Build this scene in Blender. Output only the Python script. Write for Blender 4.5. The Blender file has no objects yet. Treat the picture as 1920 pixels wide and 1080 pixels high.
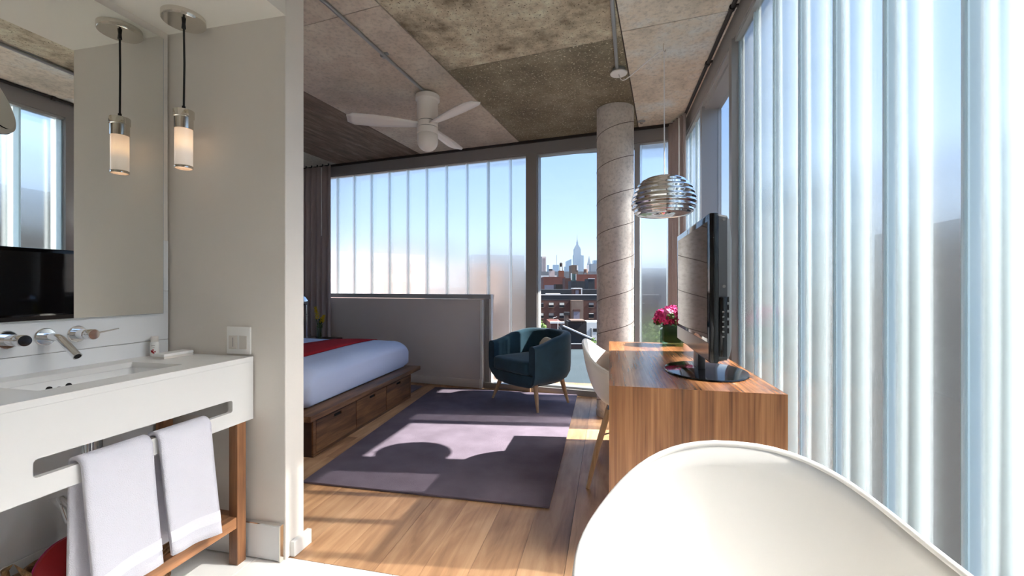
import bpy, bmesh, math, random
from mathutils import Vector, Matrix
random.seed(7)
PI = math.pi
scene = bpy.context.scene
COL = scene.collection

# ------------------------------------------------------------------ camera, sky, sun, exposure
CAM_H = 1.12
YAW = math.atan(182 / 800.0)
cam_d = bpy.data.cameras.new('camera')
cam_d.sensor_width = 36.0
cam_d.lens = 36.0 * 800 / 1920
cam_d.shift_y = -3.0 / 1920
cam_d.clip_start = 0.02
cam_d.clip_end = 20000
cam = bpy.data.objects.new('camera', cam_d)
COL.objects.link(cam)
cam.location = (0, 0, CAM_H)
cam.rotation_euler = (PI / 2, 0, YAW)
scene.camera = cam

SUN_EL = math.radians(45.5)
SUN_AZ = Vector((1.0, 0.15, 0)).normalized()
to_sun = Vector((SUN_AZ.x * math.cos(SUN_EL), SUN_AZ.y * math.cos(SUN_EL), math.sin(SUN_EL)))
world = bpy.data.worlds.new('sky')
scene.world = world
world.use_nodes = True
wn = world.node_tree.nodes
bg = wn['Background']
# clear-day sky: one elevation gradient all round, with the glow that surrounds the sun
wl_ = world.node_tree.links
tc_ = wn.new('ShaderNodeTexCoord')
sep = wn.new('ShaderNodeSeparateXYZ'); wl_.new(tc_.outputs['Generated'], sep.inputs[0])
ramp = wn.new('ShaderNodeValToRGB'); wl_.new(sep.outputs['Z'], ramp.inputs['Fac'])
ce = ramp.color_ramp.elements
ce[0].position = 0.0; ce[0].color = (0.72, 0.85, 1.00, 1)
ce[1].position = 1.0; ce[1].color = (0.20, 0.36, 0.68, 1)
for pos, c in ((0.13, (0.50, 0.70, 1.00, 1)), (0.34, (0.33, 0.55, 0.97, 1)), (0.64, (0.27, 0.47, 0.84, 1))):
    q = ce.new(pos); q.color = c
dotn = wn.new('ShaderNodeVectorMath'); dotn.operation = 'DOT_PRODUCT'
wl_.new(tc_.outputs['Generated'], dotn.inputs[0]); dotn.inputs[1].default_value = to_sun
mx0 = wn.new('ShaderNodeMath'); mx0.operation = 'MAXIMUM'; wl_.new(dotn.outputs['Value'], mx0.inputs[0]); mx0.inputs[1].default_value = 0.0
pw = wn.new('ShaderNodeMath'); pw.operation = 'POWER'; wl_.new(mx0.outputs[0], pw.inputs[0]); pw.inputs[1].default_value = 3.0
ma = wn.new('ShaderNodeMath'); ma.operation = 'MULTIPLY_ADD'; wl_.new(pw.outputs[0], ma.inputs[0]); ma.inputs[1].default_value = 0.8; ma.inputs[2].default_value = 1.0
mul_ = wn.new('ShaderNodeMath'); mul_.operation = 'MULTIPLY'; wl_.new(ma.outputs[0], mul_.inputs[0]); mul_.inputs[1].default_value = 0.475
wl_.new(ramp.outputs[0], bg.inputs[0])
wl_.new(mul_.outputs[0], bg.inputs[1])

sun_d = bpy.data.lights.new('sun', 'SUN')
sun_d.energy = 7.3
sun_d.angle = math.radians(0.6)
sun_d.color = (1.0, 0.95, 0.88)
sun = bpy.data.objects.new('sun', sun_d)
COL.objects.link(sun)
sun.location = to_sun * 30
sun.rotation_euler = to_sun.to_track_quat('Z', 'Y').to_euler()

vs = scene.view_settings
vs.view_transform = 'Standard'
vs.look = 'None'
vs.gamma = 1.0
vs.use_curve_mapping = False
vs.exposure = 1.42
scene.cycles.sample_clamp_indirect = 8.0
scene.cycles.max_bounces = 12
scene.cycles.diffuse_bounces = 7
scene.cycles.glossy_bounces = 4
scene.cycles.transmission_bounces = 8
scene.cycles.volume_bounces = 0
scene.cycles.transparent_max_bounces = 12
scene.cycles.adaptive_threshold = 0.02
scene.cycles.caustics_refractive = True


# ------------------------------------------------------------------ helpers
def link(o, parent=None):
    COL.objects.link(o)
    if parent is not None:
        o.parent = parent
    return o


def tag(o, label=None, cat=None, group=None, kind=None):
    if label: o['label'] = label
    if cat: o['category'] = cat
    if group: o['group'] = group
    if kind: o['kind'] = kind
    return o


def empty(name, loc=(0, 0, 0), rz=0.0, label=None, cat=None, group=None, kind=None):
    o = bpy.data.objects.new(name, None)
    o.empty_display_size = 0.05
    link(o)
    o.location = loc
    o.rotation_euler = (0, 0, rz)
    return tag(o, label, cat, group, kind)


class MB:
    """collects geometry, builds ONE mesh object"""
    def __init__(s):
        s.v = []; s.f = []

    def add(s, vs_, fs):
        n = len(s.v)
        s.v += [tuple(p) for p in vs_]
        s.f += [tuple(i + n for i in f) for f in fs]
        return s

    def box(s, x0, x1, y0, y1, z0, z1):
        v = [(x, y, z) for z in (z0, z1) for y in (y0, y1) for x in (x0, x1)]
        return s.add(v, [(0, 2, 3, 1), (4, 5, 7, 6), (0, 1, 5, 4), (2, 6, 7, 3), (0, 4, 6, 2), (1, 3, 7, 5)])

    def prism(s, poly, z0, z1):
        n = len(poly)
        a = sum(poly[i][0] * poly[(i + 1) % n][1] - poly[(i + 1) % n][0] * poly[i][1] for i in range(n))
        if a < 0: poly = poly[::-1]
        v = [(x, y, z0) for x, y in poly] + [(x, y, z1) for x, y in poly]
        f = [tuple(range(n - 1, -1, -1)), tuple(range(n, 2 * n))]
        f += [(i, (i + 1) % n, n + (i + 1) % n, n + i) for i in range(n)]
        return s.add(v, f)

    def tube(s, path, r, seg=10, caps=True):
        path = [Vector(p) for p in path]
        rs = r if isinstance(r, (list, tuple)) else [r] * len(path)
        rings = []
        up = None
        for i, p in enumerate(path):
            if i == 0: t = path[1] - p
            elif i == len(path) - 1: t = p - path[i - 1]
            else: t = (path[i + 1] - path[i - 1])
            t.normalize()
            if up is None:
                up = Vector((0, 0, 1)) if abs(t.z) < 0.9 else Vector((1, 0, 0))
            a = t.cross(up).normalized()
            b = t.cross(a).normalized()
            up = -b if False else up
            rings.append([p + rs[i] * (math.cos(2 * PI * k / seg) * a + math.sin(2 * PI * k / seg) * b) for k in range(seg)])
        v = [q for rg in rings for q in rg]
        f = []
        for i in range(len(path) - 1):
            for k in range(seg):
                k2 = (k + 1) % seg
                f.append((i * seg + k, (i + 1) * seg + k, (i + 1) * seg + k2, i * seg + k2))
        if caps:
            f.append(tuple(range(seg)))
            f.append(tuple(range((len(path) - 1) * seg + seg - 1, (len(path) - 1) * seg - 1, -1)))
        return s.add(v, f)

    def lathe(s, prof, seg=24, c=(0, 0, 0), sx=1.0, sy=1.0, caps=True):
        v = []
        for r, z in prof:
            for k in range(seg):
                a = 2 * PI * k / seg
                v.append((c[0] + sx * r * math.cos(a), c[1] + sy * r * math.sin(a), c[2] + z))
        f = []
        for i in range(len(prof) - 1):
            for k in range(seg):
                k2 = (k + 1) % seg
                f.append((i * seg + k, i * seg + k2, (i + 1) * seg + k2, (i + 1) * seg + k))
        if caps:
            f.append(tuple(range(seg - 1, -1, -1)))
            f.append(tuple((len(prof) - 1) * seg + k for k in range(seg)))
        return s.add(v, f)

    def grid(s, fn, nu, nv, closed_u=False):
        v = [fn(i / (nu if closed_u else nu - 1), j / (nv - 1)) for j in range(nv) for i in range(nu)]
        f = []
        for j in range(nv - 1):
            for i in range(nu if closed_u else nu - 1):
                i2 = (i + 1) % nu
                f.append((j * nu + i, j * nu + i2, (j + 1) * nu + i2, (j + 1) * nu + i))
        return s.add(v, f)

    def build(s, name, mat, parent=None, smooth=False, bevel=0.0, seg=2, M=None, angle=40, solid=0.0, sub=0, fix=True):
        me = bpy.data.meshes.new(name)
        me.from_pydata(s.v, [], s.f)
        if fix or bevel > 0:
            bm = bmesh.new(); bm.from_mesh(me)
            bmesh.ops.recalc_face_normals(bm, faces=bm.faces)
            if bevel > 0:
                es = [e for e in bm.edges if len(e.link_faces) == 2 and e.calc_face_angle(0) > 0.5]
                bmesh.ops.bevel(bm, geom=es, offset=bevel, segments=seg, profile=0.5, affect='EDGES', clamp_overlap=True)
            bm.to_mesh(me); bm.free()
        if mat is not None:
            me.materials.append(mat)
        if smooth or bevel > 0:
            me.shade_smooth()
            if not sub and angle < 180:
                try: me.set_sharp_from_angle(angle=math.radians(angle))
                except Exception: pass
        o = bpy.data.objects.new(name, me)
        link(o, parent)
        if M is not None: o.matrix_local = M
        if solid:
            m = o.modifiers.new('solid', 'SOLIDIFY'); m.thickness = solid; m.offset = 0
        if sub:
            m = o.modifiers.new('sub', 'SUBSURF'); m.levels = sub; m.render_levels = sub
        return o


def box(name, mat, parent, x0, x1, y0, y1, z0, z1, bevel=0.0, seg=2):
    return MB().box(x0, x1, y0, y1, z0, z1).build(name, mat, parent, bevel=bevel, seg=seg)


def copy_to(o, parent=None, M=None):
    c = o.copy()
    COL.objects.link(c)
    c.parent = parent
    if M is not None: c.matrix_local = M
    return c


def rounded_rect(x0, x1, y0, y1, r, n=6):
    pts = []
    for cx, cy, a0 in ((x1 - r, y1 - r, 0), (x0 + r, y1 - r, 90), (x0 + r, y0 + r, 180), (x1 - r, y0 + r, 270)):
        for k in range(n + 1):
            a = math.radians(a0 + 90 * k / n)
            pts.append((cx + r * math.cos(a), cy + r * math.sin(a)))
    return pts


# ------------------------------------------------------------------ materials
def srgb(r, g=None, b=None):
    if g is None: g = b = r
    return tuple(((c / 255) / 12.92 if c / 255 <= 0.04045 else ((c / 255 + 0.055) / 1.055) ** 2.4) for c in (r, g, b)) + (1.0,)


class NT:
    def __init__(s, name):
        s.m = bpy.data.materials.new(name)
        s.m.use_nodes = True
        s.t = s.m.node_tree
        s.n = s.t.nodes
        s.p = s.n['Principled BSDF']
        s.out = s.n['Material Output']

    def new(s, kind, **kw):
        n = s.n.new('ShaderNode' + kind)
        for k, v in kw.items(): setattr(n, k, v)
        return n

    def l(s, a, b): s.t.links.new(a, b)


def flat(name, c, rough=0.5, metal=0.0, spec=0.5, noise=0.0, nscale=8.0, bump=0.0, bscale=60.0, emit=None, estr=0.0, sheen=0.0, coat=0.0):
    k = NT(name)
    k.p.inputs['Base Color'].default_value = c
    k.p.inputs['Roughness'].default_value = rough
    k.p.inputs['Metallic'].default_value = metal
    k.p.inputs['Specular IOR Level'].default_value = spec
    if coat: k.p.inputs['Coat Weight'].default_value = coat; k.p.inputs['Coat Roughness'].default_value = 0.08
    if sheen: k.p.inputs['Sheen Weight'].default_value = sheen
    if noise or bump:
        tc = k.new('TexCoord')
    if noise:
        n = k.new('TexNoise'); n.inputs['Scale'].default_value = nscale; n.inputs['Detail'].default_value = 6
        k.l(tc.outputs['Object'], n.inputs['Vector'])
        r = k.new('ValToRGB')
        r.color_ramp.elements[0].position = 0.3; r.color_ramp.elements[1].position = 0.7
        r.color_ramp.elements[0].color = tuple(x * (1 - noise) for x in c[:3]) + (1,)
        r.color_ramp.elements[1].color = tuple(min(1, x * (1 + noise)) for x in c[:3]) + (1,)
        k.l(n.outputs['Fac'], r.inputs['Fac']); k.l(r.outputs['Color'], k.p.inputs['Base Color'])
    if bump:
        n2 = k.new('TexNoise'); n2.inputs['Scale'].default_value = bscale; n2.inputs['Detail'].default_value = 4
        k.l(tc.outputs['Object'], n2.inputs['Vector'])
        b = k.new('Bump'); b.inputs['Strength'].default_value = bump; b.inputs['Distance'].default_value = 0.01
        k.l(n2.outputs['Fac'], b.inputs['Height']); k.l(b.outputs['Normal'], k.p.inputs['Normal'])
    if emit:
        k.p.inputs['Emission Color'].default_value = emit
        k.p.inputs['Emission Strength'].default_value = estr
    return k.m


def wood(name, c_dark, c_mid, c_light, stretch=(1, 12, 12), scale=3.0, rough=0.4, rand=True, figure=0.35, bump=0.08, tone=0.25):
    """grain runs along the axis with the small stretch number"""
    k = NT(name)
    tc = k.new('TexCoord'); oi = k.new('ObjectInfo')
    add = k.new('VectorMath', operation='ADD')
    sc = k.new('VectorMath', operation='SCALE')
    comb = k.new('CombineXYZ')
    for i in range(3): k.l(oi.outputs['Random'], comb.inputs[i])
    k.l(comb.outputs[0], sc.inputs[0]); sc.inputs['Scale'].default_value = 37.0 if rand else 0.0
    k.l(tc.outputs['Object'], add.inputs[0]); k.l(sc.outputs[0], add.inputs[1])
    mp = k.new('Mapping'); mp.inputs['Scale'].default_value = stretch
    k.l(add.outputs[0], mp.inputs['Vector'])
    n1 = k.new('TexNoise'); n1.inputs['Scale'].default_value = scale; n1.inputs['Detail'].default_value = 8
    n1.inputs['Roughness'].default_value = 0.62; n1.inputs['Distortion'].default_value = figure
    k.l(mp.outputs[0], n1.inputs['Vector'])
    mp2 = k.new('Mapping'); mp2.inputs['Scale'].default_value = tuple(1 + (q - 1) * 0.25 for q in stretch)
    k.l(add.outputs[0], mp2.inputs['Vector'])
    n2 = k.new('TexNoise'); n2.inputs['Scale'].default_value = scale * 0.8; n2.inputs['Detail'].default_value = 3
    n2.inputs['Distortion'].default_value = 0.8
    k.l(mp2.outputs[0], n2.inputs['Vector'])
    mx = k.new('Math', operation='MULTIPLY_ADD'); mx.inputs[1].default_value = 0.55
    k.l(n2.outputs['Fac'], mx.inputs[0])
    m2 = k.new('Math', operation='MULTIPLY'); m2.inputs[1].default_value = 0.45
    k.l(n1.outputs['Fac'], m2.inputs[0]); k.l(m2.outputs[0], mx.inputs[2])
    r = k.new('ValToRGB')
    e = r.color_ramp.elements
    e[0].position = 0.36; e[0].color = c_dark
    e[1].position = 0.64; e[1].color = c_light
    q = e.new(0.5); q.color = c_mid
    k.l(mx.outputs[0], r.inputs['Fac'])
    hsv = k.new('HueSaturation')
    k.l(r.outputs['Color'], hsv.inputs['Color'])
    mr = k.new('MapRange'); mr.inputs['To Min'].default_value = 1 - tone; mr.inputs['To Max'].default_value = 1 + tone
    k.l(oi.outputs['Random'], mr.inputs['Value'])
    if rand: k.l(mr.outputs[0], hsv.inputs['Value'])
    k.l(hsv.outputs['Color'], k.p.inputs['Base Color'])
    k.p.inputs['Roughness'].default_value = rough
    b = k.new('Bump'); b.inputs['Strength'].default_value = bump; b.inputs['Distance'].default_value = 0.005
    k.l(n1.outputs['Fac'], b.inputs['Height']); k.l(b.outputs['Normal'], k.p.inputs['Normal'])
    return k.m


def concrete(name, base, dark, light, speck=None, big=0.9, contrast=0.5, streak=(1, 1, 1), bump=0.25):
    k = NT(name)
    tc = k.new('TexCoord'); oi = k.new('ObjectInfo')
    comb = k.new('CombineXYZ')
    for i in range(3): k.l(oi.outputs['Random'], comb.inputs[i])
    sc = k.new('VectorMath', operation='SCALE'); sc.inputs['Scale'].default_value = 21.0
    k.l(comb.outputs[0], sc.inputs[0])
    add = k.new('VectorMath', operation='ADD')
    k.l(tc.outputs['Object'], add.inputs[0]); k.l(sc.outputs[0], add.inputs[1])
    mp = k.new('Mapping'); mp.inputs['Scale'].default_value = streak
    k.l(add.outputs[0], mp.inputs['Vector'])
    n1 = k.new('TexNoise'); n1.inputs['Scale'].default_value = big * 2.4; n1.inputs['Detail'].default_value = 7; n1.inputs['Roughness'].default_value = 0.68
    n2 = k.new('TexNoise'); n2.inputs['Scale'].default_value = 38; n2.inputs['Detail'].default_value = 6; n2.inputs['Roughness'].default_value = 0.7
    k.l(mp.outputs[0], n1.inputs['Vector']); k.l(mp.outputs[0], n2.inputs['Vector'])
    r = k.new('ValToRGB'); e = r.color_ramp.elements
    e[0].position = 0.5 - contrast * 0.4; e[0].color = dark
    e[1].position = 0.5 + contrast * 0.4; e[1].color = light
    q = e.new(0.5); q.color = base
    k.l(n1.outputs['Fac'], r.inputs['Fac'])
    r2 = k.new('ValToRGB'); e2 = r2.color_ramp.elements
    e2[0].position = 0.32; e2[0].color = (0.42, 0.42, 0.42, 1)
    e2[1].position = 0.52; e2[1].color = (1, 1, 1, 1)
    k.l(n2.outputs['Fac'], r2.inputs['Fac'])
    mul = k.new('MixRGB', blend_type='MULTIPLY'); mul.inputs['Fac'].default_value = 0.5
    k.l(r.outputs['Color'], mul.inputs['Color1']); k.l(r2.outputs['Color'], mul.inputs['Color2'])
    last = mul.outputs['Color']
    if speck:
        v = k.new('TexNoise'); v.inputs['Scale'].default_value = 75; v.inputs['Detail'].default_value = 2
        k.l(add.outputs[0], v.inputs['Vector'])
        r3 = k.new('ValToRGB'); e3 = r3.color_ramp.elements
        e3[0].position = 0.62; e3[0].color = (0, 0, 0, 1)
        e3[1].position = 0.70; e3[1].color = (1, 1, 1, 1)
        k.l(v.outputs['Fac'], r3.inputs['Fac'])
        m3 = k.new('MixRGB'); k.l(r3.outputs['Color'], m3.inputs['Fac'])
        k.l(last, m3.inputs['Color1']); m3.inputs['Color2'].default_value = speck
        last = m3.outputs['Color']
    k.l(last, k.p.inputs['Base Color'])
    k.p.inputs['Roughness'].default_value = 0.75
    k.p.inputs['Specular IOR Level'].default_value = 0.3
    b = k.new('Bump'); b.inputs['Strength'].default_value = bump; b.inputs['Distance'].default_value = 0.006
    k.l(n2.outputs['Fac'], b.inputs['Height']); k.l(b.outputs['Normal'], k.p.inputs['Normal'])
    return k.m


def frosted(name, rough=0.3, transl=0.2, transp=0.1, col=(0.98, 0.985, 0.985, 1)):
    k = NT(name)
    k.n.remove(k.p)
    rf = k.new('BsdfRefraction'); rf.inputs['Roughness'].default_value = rough; rf.inputs['IOR'].default_value = 1.45
    rf.inputs['Color'].default_value = col
    tl = k.new('BsdfTranslucent'); tl.inputs['Color'].default_value = (0.9, 0.95, 0.96, 1)
    tp = k.new('BsdfTransparent'); tp.inputs['Color'].default_value = col
    gl = k.new('BsdfGlossy'); gl.inputs['Roughness'].default_value = 0.18
    m1 = k.new('MixShader'); m1.inputs[0].default_value = transl
    k.l(rf.outputs[0], m1.inputs[1]); k.l(tl.outputs[0], m1.inputs[2])
    m2 = k.new('MixShader'); m2.inputs[0].default_value = transp
    k.l(m1.outputs[0], m2.inputs[1]); k.l(tp.outputs[0], m2.inputs[2])
    fr = k.new('Fresnel'); fr.inputs['IOR'].default_value = 1.3
    ge = k.new('NewGeometry'); ml = k.new('Math', operation='SUBTRACT', use_clamp=True)
    k.l(fr.outputs[0], ml.inputs[0]); k.l(ge.outputs['Backfacing'], ml.inputs[1])
    m3 = k.new('MixShader')
    k.l(ml.outputs[0], m3.inputs[0]); k.l(m2.outputs[0], m3.inputs[1]); k.l(gl.outputs[0], m3.inputs[2])
    k.l(m3.outputs[0], k.out.inputs['Surface'])
    return k.m


def clear_glass(name, tint=(0.97, 0.98, 0.985, 1), refl=1.0):
    k = NT(name)
    k.n.remove(k.p)
    tp = k.new('BsdfTransparent'); tp.inputs['Color'].default_value = tint
    gl = k.new('BsdfGlossy'); gl.inputs['Roughness'].default_value = 0.01
    lw = k.new('Fresnel'); lw.inputs['IOR'].default_value = 1.0 + 0.45 * refl
    ge = k.new('NewGeometry'); ml = k.new('Math', operation='SUBTRACT', use_clamp=True)
    k.l(lw.outputs[0], ml.inputs[0]); k.l(ge.outputs['Backfacing'], ml.inputs[1])
    m = k.new('MixShader')
    k.l(ml.outputs[0], m.inputs[0]); k.l(tp.outputs[0], m.inputs[1]); k.l(gl.outputs[0], m.inputs[2])
    k.l(m.outputs[0], k.out.inputs['Surface'])
    return k.m


M = {}
M['white_wall'] = flat('white_paint', srgb(224, 218, 210), 0.6, spec=0.3, bump=0.03, bscale=120)
M['white_soffit'] = flat('white_ceiling_paint', srgb(228, 224, 215), 0.7, spec=0.2)
M['grey_wall'] = flat('grey_paint', srgb(218, 212, 210), 0.7, spec=0.2, bump=0.03, bscale=200)
M['white_tile'] = flat('white_ceramic_tile', srgb(226, 228, 230), 0.18)
M['floor_tile'] = flat('white_floor_tile', srgb(236, 236, 234), 0.3, noise=0.02)
M['grout'] = flat('pale_grout', srgb(178, 176, 172), 0.9)
M['oak'] = wood('pale_oak', srgb(136, 98, 66), srgb(180, 138, 100), srgb(206, 166, 126), stretch=(9, 0.8, 9), scale=2.2, rough=0.42, tone=0.12, figure=0.8)
M['subfloor'] = flat('dark_floor_joint', srgb(64, 48, 36), 0.9)
M['walnut_v'] = wood('walnut_vertical', srgb(96, 58, 32), srgb(148, 98, 60), srgb(178, 126, 82), stretch=(58, 58, 0.8), scale=1.7, rough=0.32, rand=False, figure=0.35)
M['walnut_y'] = wood('walnut_lengthwise', srgb(104, 64, 36), srgb(150, 100, 62), srgb(180, 128, 84), stretch=(44, 0.6, 44), scale=1.7, rough=0.25, rand=False, figure=0.35)
M['bedwood'] = wood('bed_walnut', srgb(56, 34, 20), srgb(104, 70, 44), srgb(138, 98, 64), stretch=(20, 1.2, 20), scale=1.8, rough=0.42, tone=0.1, figure=1.3)
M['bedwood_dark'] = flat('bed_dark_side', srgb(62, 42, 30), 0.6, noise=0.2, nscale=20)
M['vanity_wood'] = wood('vanity_walnut', srgb(92, 60, 40), srgb(142, 98, 66), srgb(172, 124, 88), stretch=(24, 24, 1.0), scale=1.8, rough=0.4, tone=0.05)
M['vanity_rail'] = wood('vanity_walnut_rail', srgb(100, 66, 44), srgb(152, 106, 72), srgb(182, 132, 94), stretch=(24, 1.0, 24), scale=1.8, rough=0.4, tone=0.05)
M['leg_wood'] = wood('pale_leg_wood', srgb(172, 140, 104), srgb(200, 168, 130), srgb(216, 188, 152), stretch=(20, 20, 1.0), scale=2, rough=0.4, tone=0.04)
M['solid_white'] = flat('white_solid_surface', srgb(222, 221, 219), 0.3)
M['porcelain'] = flat('white_porcelain', srgb(232, 233, 233), 0.12, coat=0.3)
M['chrome'] = flat('polished_chrome', (0.82, 0.83, 0.84, 1), 0.06, 1.0)
M['nickel'] = flat('polished_nickel', (0.74, 0.70, 0.64, 1), 0.12, 1.0)
M['steel'] = flat('galvanised_steel', (0.42, 0.44, 0.45, 1), 0.4, 0.8)
M['alu'] = flat('grey_aluminium', srgb(160, 156, 152), 0.45, 0.35)
M['alu_dark'] = flat('dark_aluminium', srgb(156, 154, 153), 0.5, 0.25)
M['alu_light'] = flat('light_aluminium', srgb(176, 178, 178), 0.45, 0.3)
M['mirror'] = flat('mirror_silver', (0.90, 0.91, 0.89, 1), 0.0, 1.0)
M['black_cord'] = flat('black_cord', srgb(24, 23, 22), 0.6)
M['white_plastic'] = flat('white_plastic', srgb(240, 239, 236), 0.3)
M['shell'] = flat('white_shell_plastic', srgb(240, 238, 234), 0.33)
M['fan_white'] = flat('fan_white_enamel', srgb(244, 240, 234), 0.4)
M['black_gloss'] = flat('black_gloss_plastic', srgb(10, 10, 12), 0.08)
M['black_matte'] = flat('dark_grey_plastic', srgb(52, 52, 54), 0.35)
M['screen'] = flat('dark_screen', srgb(8, 8, 9), 0.04, spec=0.8)
M['silver_plastic'] = flat('silver_plastic', srgb(150, 146, 142), 0.25, 0.6)
M['speaker'] = flat('dark_speaker_plastic', srgb(70, 66, 64), 0.15)
M['teal'] = flat('teal_velvet', srgb(34, 66, 80), 0.85, spec=0.2, noise=0.18, nscale=9, bump=0.06, bscale=250, sheen=0.25)
M['cream'] = flat('cream_cushion', srgb(206, 190, 166), 0.85, bump=0.1, bscale=150)
M['sheet'] = flat('white_bedding', srgb(206, 216, 242), 0.85, spec=0.2, bump=0.12, bscale=7)
M['red'] = flat('red_runner', srgb(176, 32, 40), 0.9, spec=0.15, bump=0.1, bscale=180)
M['rug'] = flat('mauve_grey_rug', srgb(116, 106, 118), 0.98, spec=0.05, noise=0.13, nscale=6, bump=0.35, bscale=320)
M['curtain'] = flat('taupe_curtain', srgb(182, 170, 168), 0.9, spec=0.1, bump=0.05, bscale=200)
M['terry'] = flat('white_terry', srgb(224, 223, 232), 0.95, spec=0.1, bump=0.45, bscale=420)
M['towel_band'] = flat('white_towel_band', srgb(234, 233, 240), 0.9, spec=0.1, bump=0.25, bscale=200)
M['wicker'] = flat('brown_wicker', srgb(120, 88, 52), 0.8, noise=0.5, nscale=60, bump=0.9, bscale=150)
M['wicker_dark'] = flat('dark_wicker', srgb(62, 44, 32), 0.85, noise=0.5, nscale=60, bump=0.9, bscale=150)
M['redbag'] = flat('red_nylon', srgb(168, 28, 34), 0.6)
M['dark'] = flat('dark_void', srgb(14, 13, 12), 0.9)
M['pipe_dark'] = flat('dark_conduit', srgb(58, 54, 52), 0.5, 0.4)
M['column'] = concrete('column_concrete', srgb(224, 217, 210), srgb(196, 188, 180), srgb(236, 230, 224), big=1.2, contrast=0.5)
M['seam'] = flat('column_seam', srgb(96, 86, 78), 0.9)
M['ufrost'] = frosted('channel_glass', 0.23, 0.04, 0.40)
M['uflange'] = frosted('channel_glass_flange', 0.35, 0.30, 0.70, (0.95, 0.985, 0.98, 1))
M['sealant'] = frosted('translucent_sealant', 0.4, 0.75, 0.0)
M['sealant_far'] = frosted('clear_sealant', 0.45, 0.12, 0.45)
M['outer_joint'] = frosted('outer_joint_white', 0.5, 0.9, 0.05)
M['pane'] = clear_glass('clear_pane')
M['vase_glass'] = clear_glass('green_vase_glass', (0.80, 0.90, 0.80, 1), 1.0)
M['clear_vase'] = clear_glass('clear_vase_glass', (0.9, 0.95, 0.92, 1), 1.0)
M['leaf'] = flat('green_leaf', srgb(58, 92, 34), 0.55, noise=0.3, nscale=20)
M['leaf_dark'] = flat('dark_green_leaf', srgb(24, 66, 26), 0.5, noise=0.3, nscale=30)
M['pink'] = flat('pink_petal', srgb(206, 44, 124), 0.6, noise=0.3, nscale=40)
M['pink_pale'] = flat('pale_pink_petal', srgb(232, 150, 190), 0.6)
M['magenta'] = flat('magenta_petal', srgb(160, 24, 92), 0.6, noise=0.3, nscale=40)
M['yellow'] = flat('yellow_petal', srgb(214, 184, 22), 0.6)
M['opal'] = None


def opal():
    k = NT('lit_opal_glass')
    k.p.inputs['Base Color'].default_value = srgb(244, 236, 226)
    k.p.inputs['Roughness'].default_value = 0.3
    # a small lit bulb inside: brightest a little above the middle of the tube
    tc = k.new('TexCoord'); sp = k.new('SeparateXYZ'); k.l(tc.outputs['Generated'], sp.inputs[0])
    r = k.new('ValToRGB'); e = r.color_ramp.elements
    e[0].position = 0.0; e[0].color = (0.25, 0.2, 0.16, 1)
    e[1].position = 1.0; e[1].color = (0.5, 0.3, 0.17, 1)
    q = e.new(0.62); q.color = (1.0, 0.62, 0.34, 1)
    q2 = e.new(0.35); q2.color = (0.42, 0.33, 0.26, 1)
    k.l(sp.outputs['Z'], r.inputs['Fac'])
    k.l(r.outputs['Color'], k.p.inputs['Emission Color'])
    k.p.inputs['Emission Strength'].default_value = 0.30
    return k.m


M['opal'] = opal()

# ------------------------------------------------------------------ room dimensions
XR = 0.72            # inner face of the channel glass on the right wall
CZ = 2.67            # ceiling
HZ = 2.53            # underside of headers
PHI = math.atan(0.1235)
EX = Vector((-math.cos(PHI), math.sin(PHI), 0))       # along the far wall, right to left
NX = Vector((-math.sin(PHI), -math.cos(PHI), 0))      # into the room
FO = Vector((XR, 4.325, 0))


def FW(p, n=0.0, z=0.0):
    q = FO + EX * p + NX * n
    return Vector((q.x, q.y, z))


# local frame of the far wall: x = p (to the left), y = n (into the room), z up
FM = Matrix(((EX.x, NX.x, 0, FO.x), (EX.y, NX.y, 0, FO.y), (0, 0, 1, 0), (0, 0, 0, 1)))
# local frame of the right wall: x = world y, y = into the room (-X), z up
RM = Matrix(((0, -1, 0, XR), (1, 0, 0, 0), (0, 0, 1, 0), (0, 0, 0, 1)))

# ------------------------------------------------------------------ floor
floor = box('floor', M['subfloor'], None, -4.15, 0.84, -1.6, 5.05, -0.12, -0.012)
tag(floor, 'floor of pale oak boards and white tiles', kind='structure')
PW = 0.183
ix = 0
x = -1.268 - PW * 16
while x < XR - 0.01:
    x1 = min(x + PW, XR + 0.03)
    y = 1.515
    first = True
    while y < 4.95:
        ln = random.uniform(1.3, 2.2)
        if first: ln *= random.uniform(0.4, 1.0); first = False
        y1 = min(y + ln, 5.0)
        xa = max(x, -4.08)
        if xa < x1 - 0.02:
            m = MB().box(xa - (xa + x1) / 2 + 0.0008, (x1 - xa) / 2 - 0.0008, -(y1 - y) / 2 + 0.0008, (y1 - y) / 2 - 0.0008, -0.012, 0.0)
            o = m.build('plank', M['oak'], floor)
            o.location = ((xa + x1) / 2, (y + y1) / 2, random.uniform(-0.0003, 0))
        y = y1
    x += PW
# white floor tiles nearer than the boards
ty = 1.515
grout = box('grout_bed', M['grout'], floor, -1.9, XR, -1.55, 1.515, -0.012, -0.003)
tme = MB().box(-0.148, 0.148, -0.298, 0.298, -0.012, 0).build('tile', M['floor_tile'], floor)
tme.location = (-1.42 + 0.15, 1.515 - 0.3, 0)
for i in range(-2, 7):
    for j in range(5):
        if (i, j) == (0, 0): continue
        cx = -1.42 + 0.15 + i * 0.3; cy = 1.515 - 0.3 - 0.6 * j
        if cx < -1.87 or cx > XR - 0.1: continue
        copy_to(tme, floor, Matrix.Translation((cx, cy, 0)))

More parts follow.
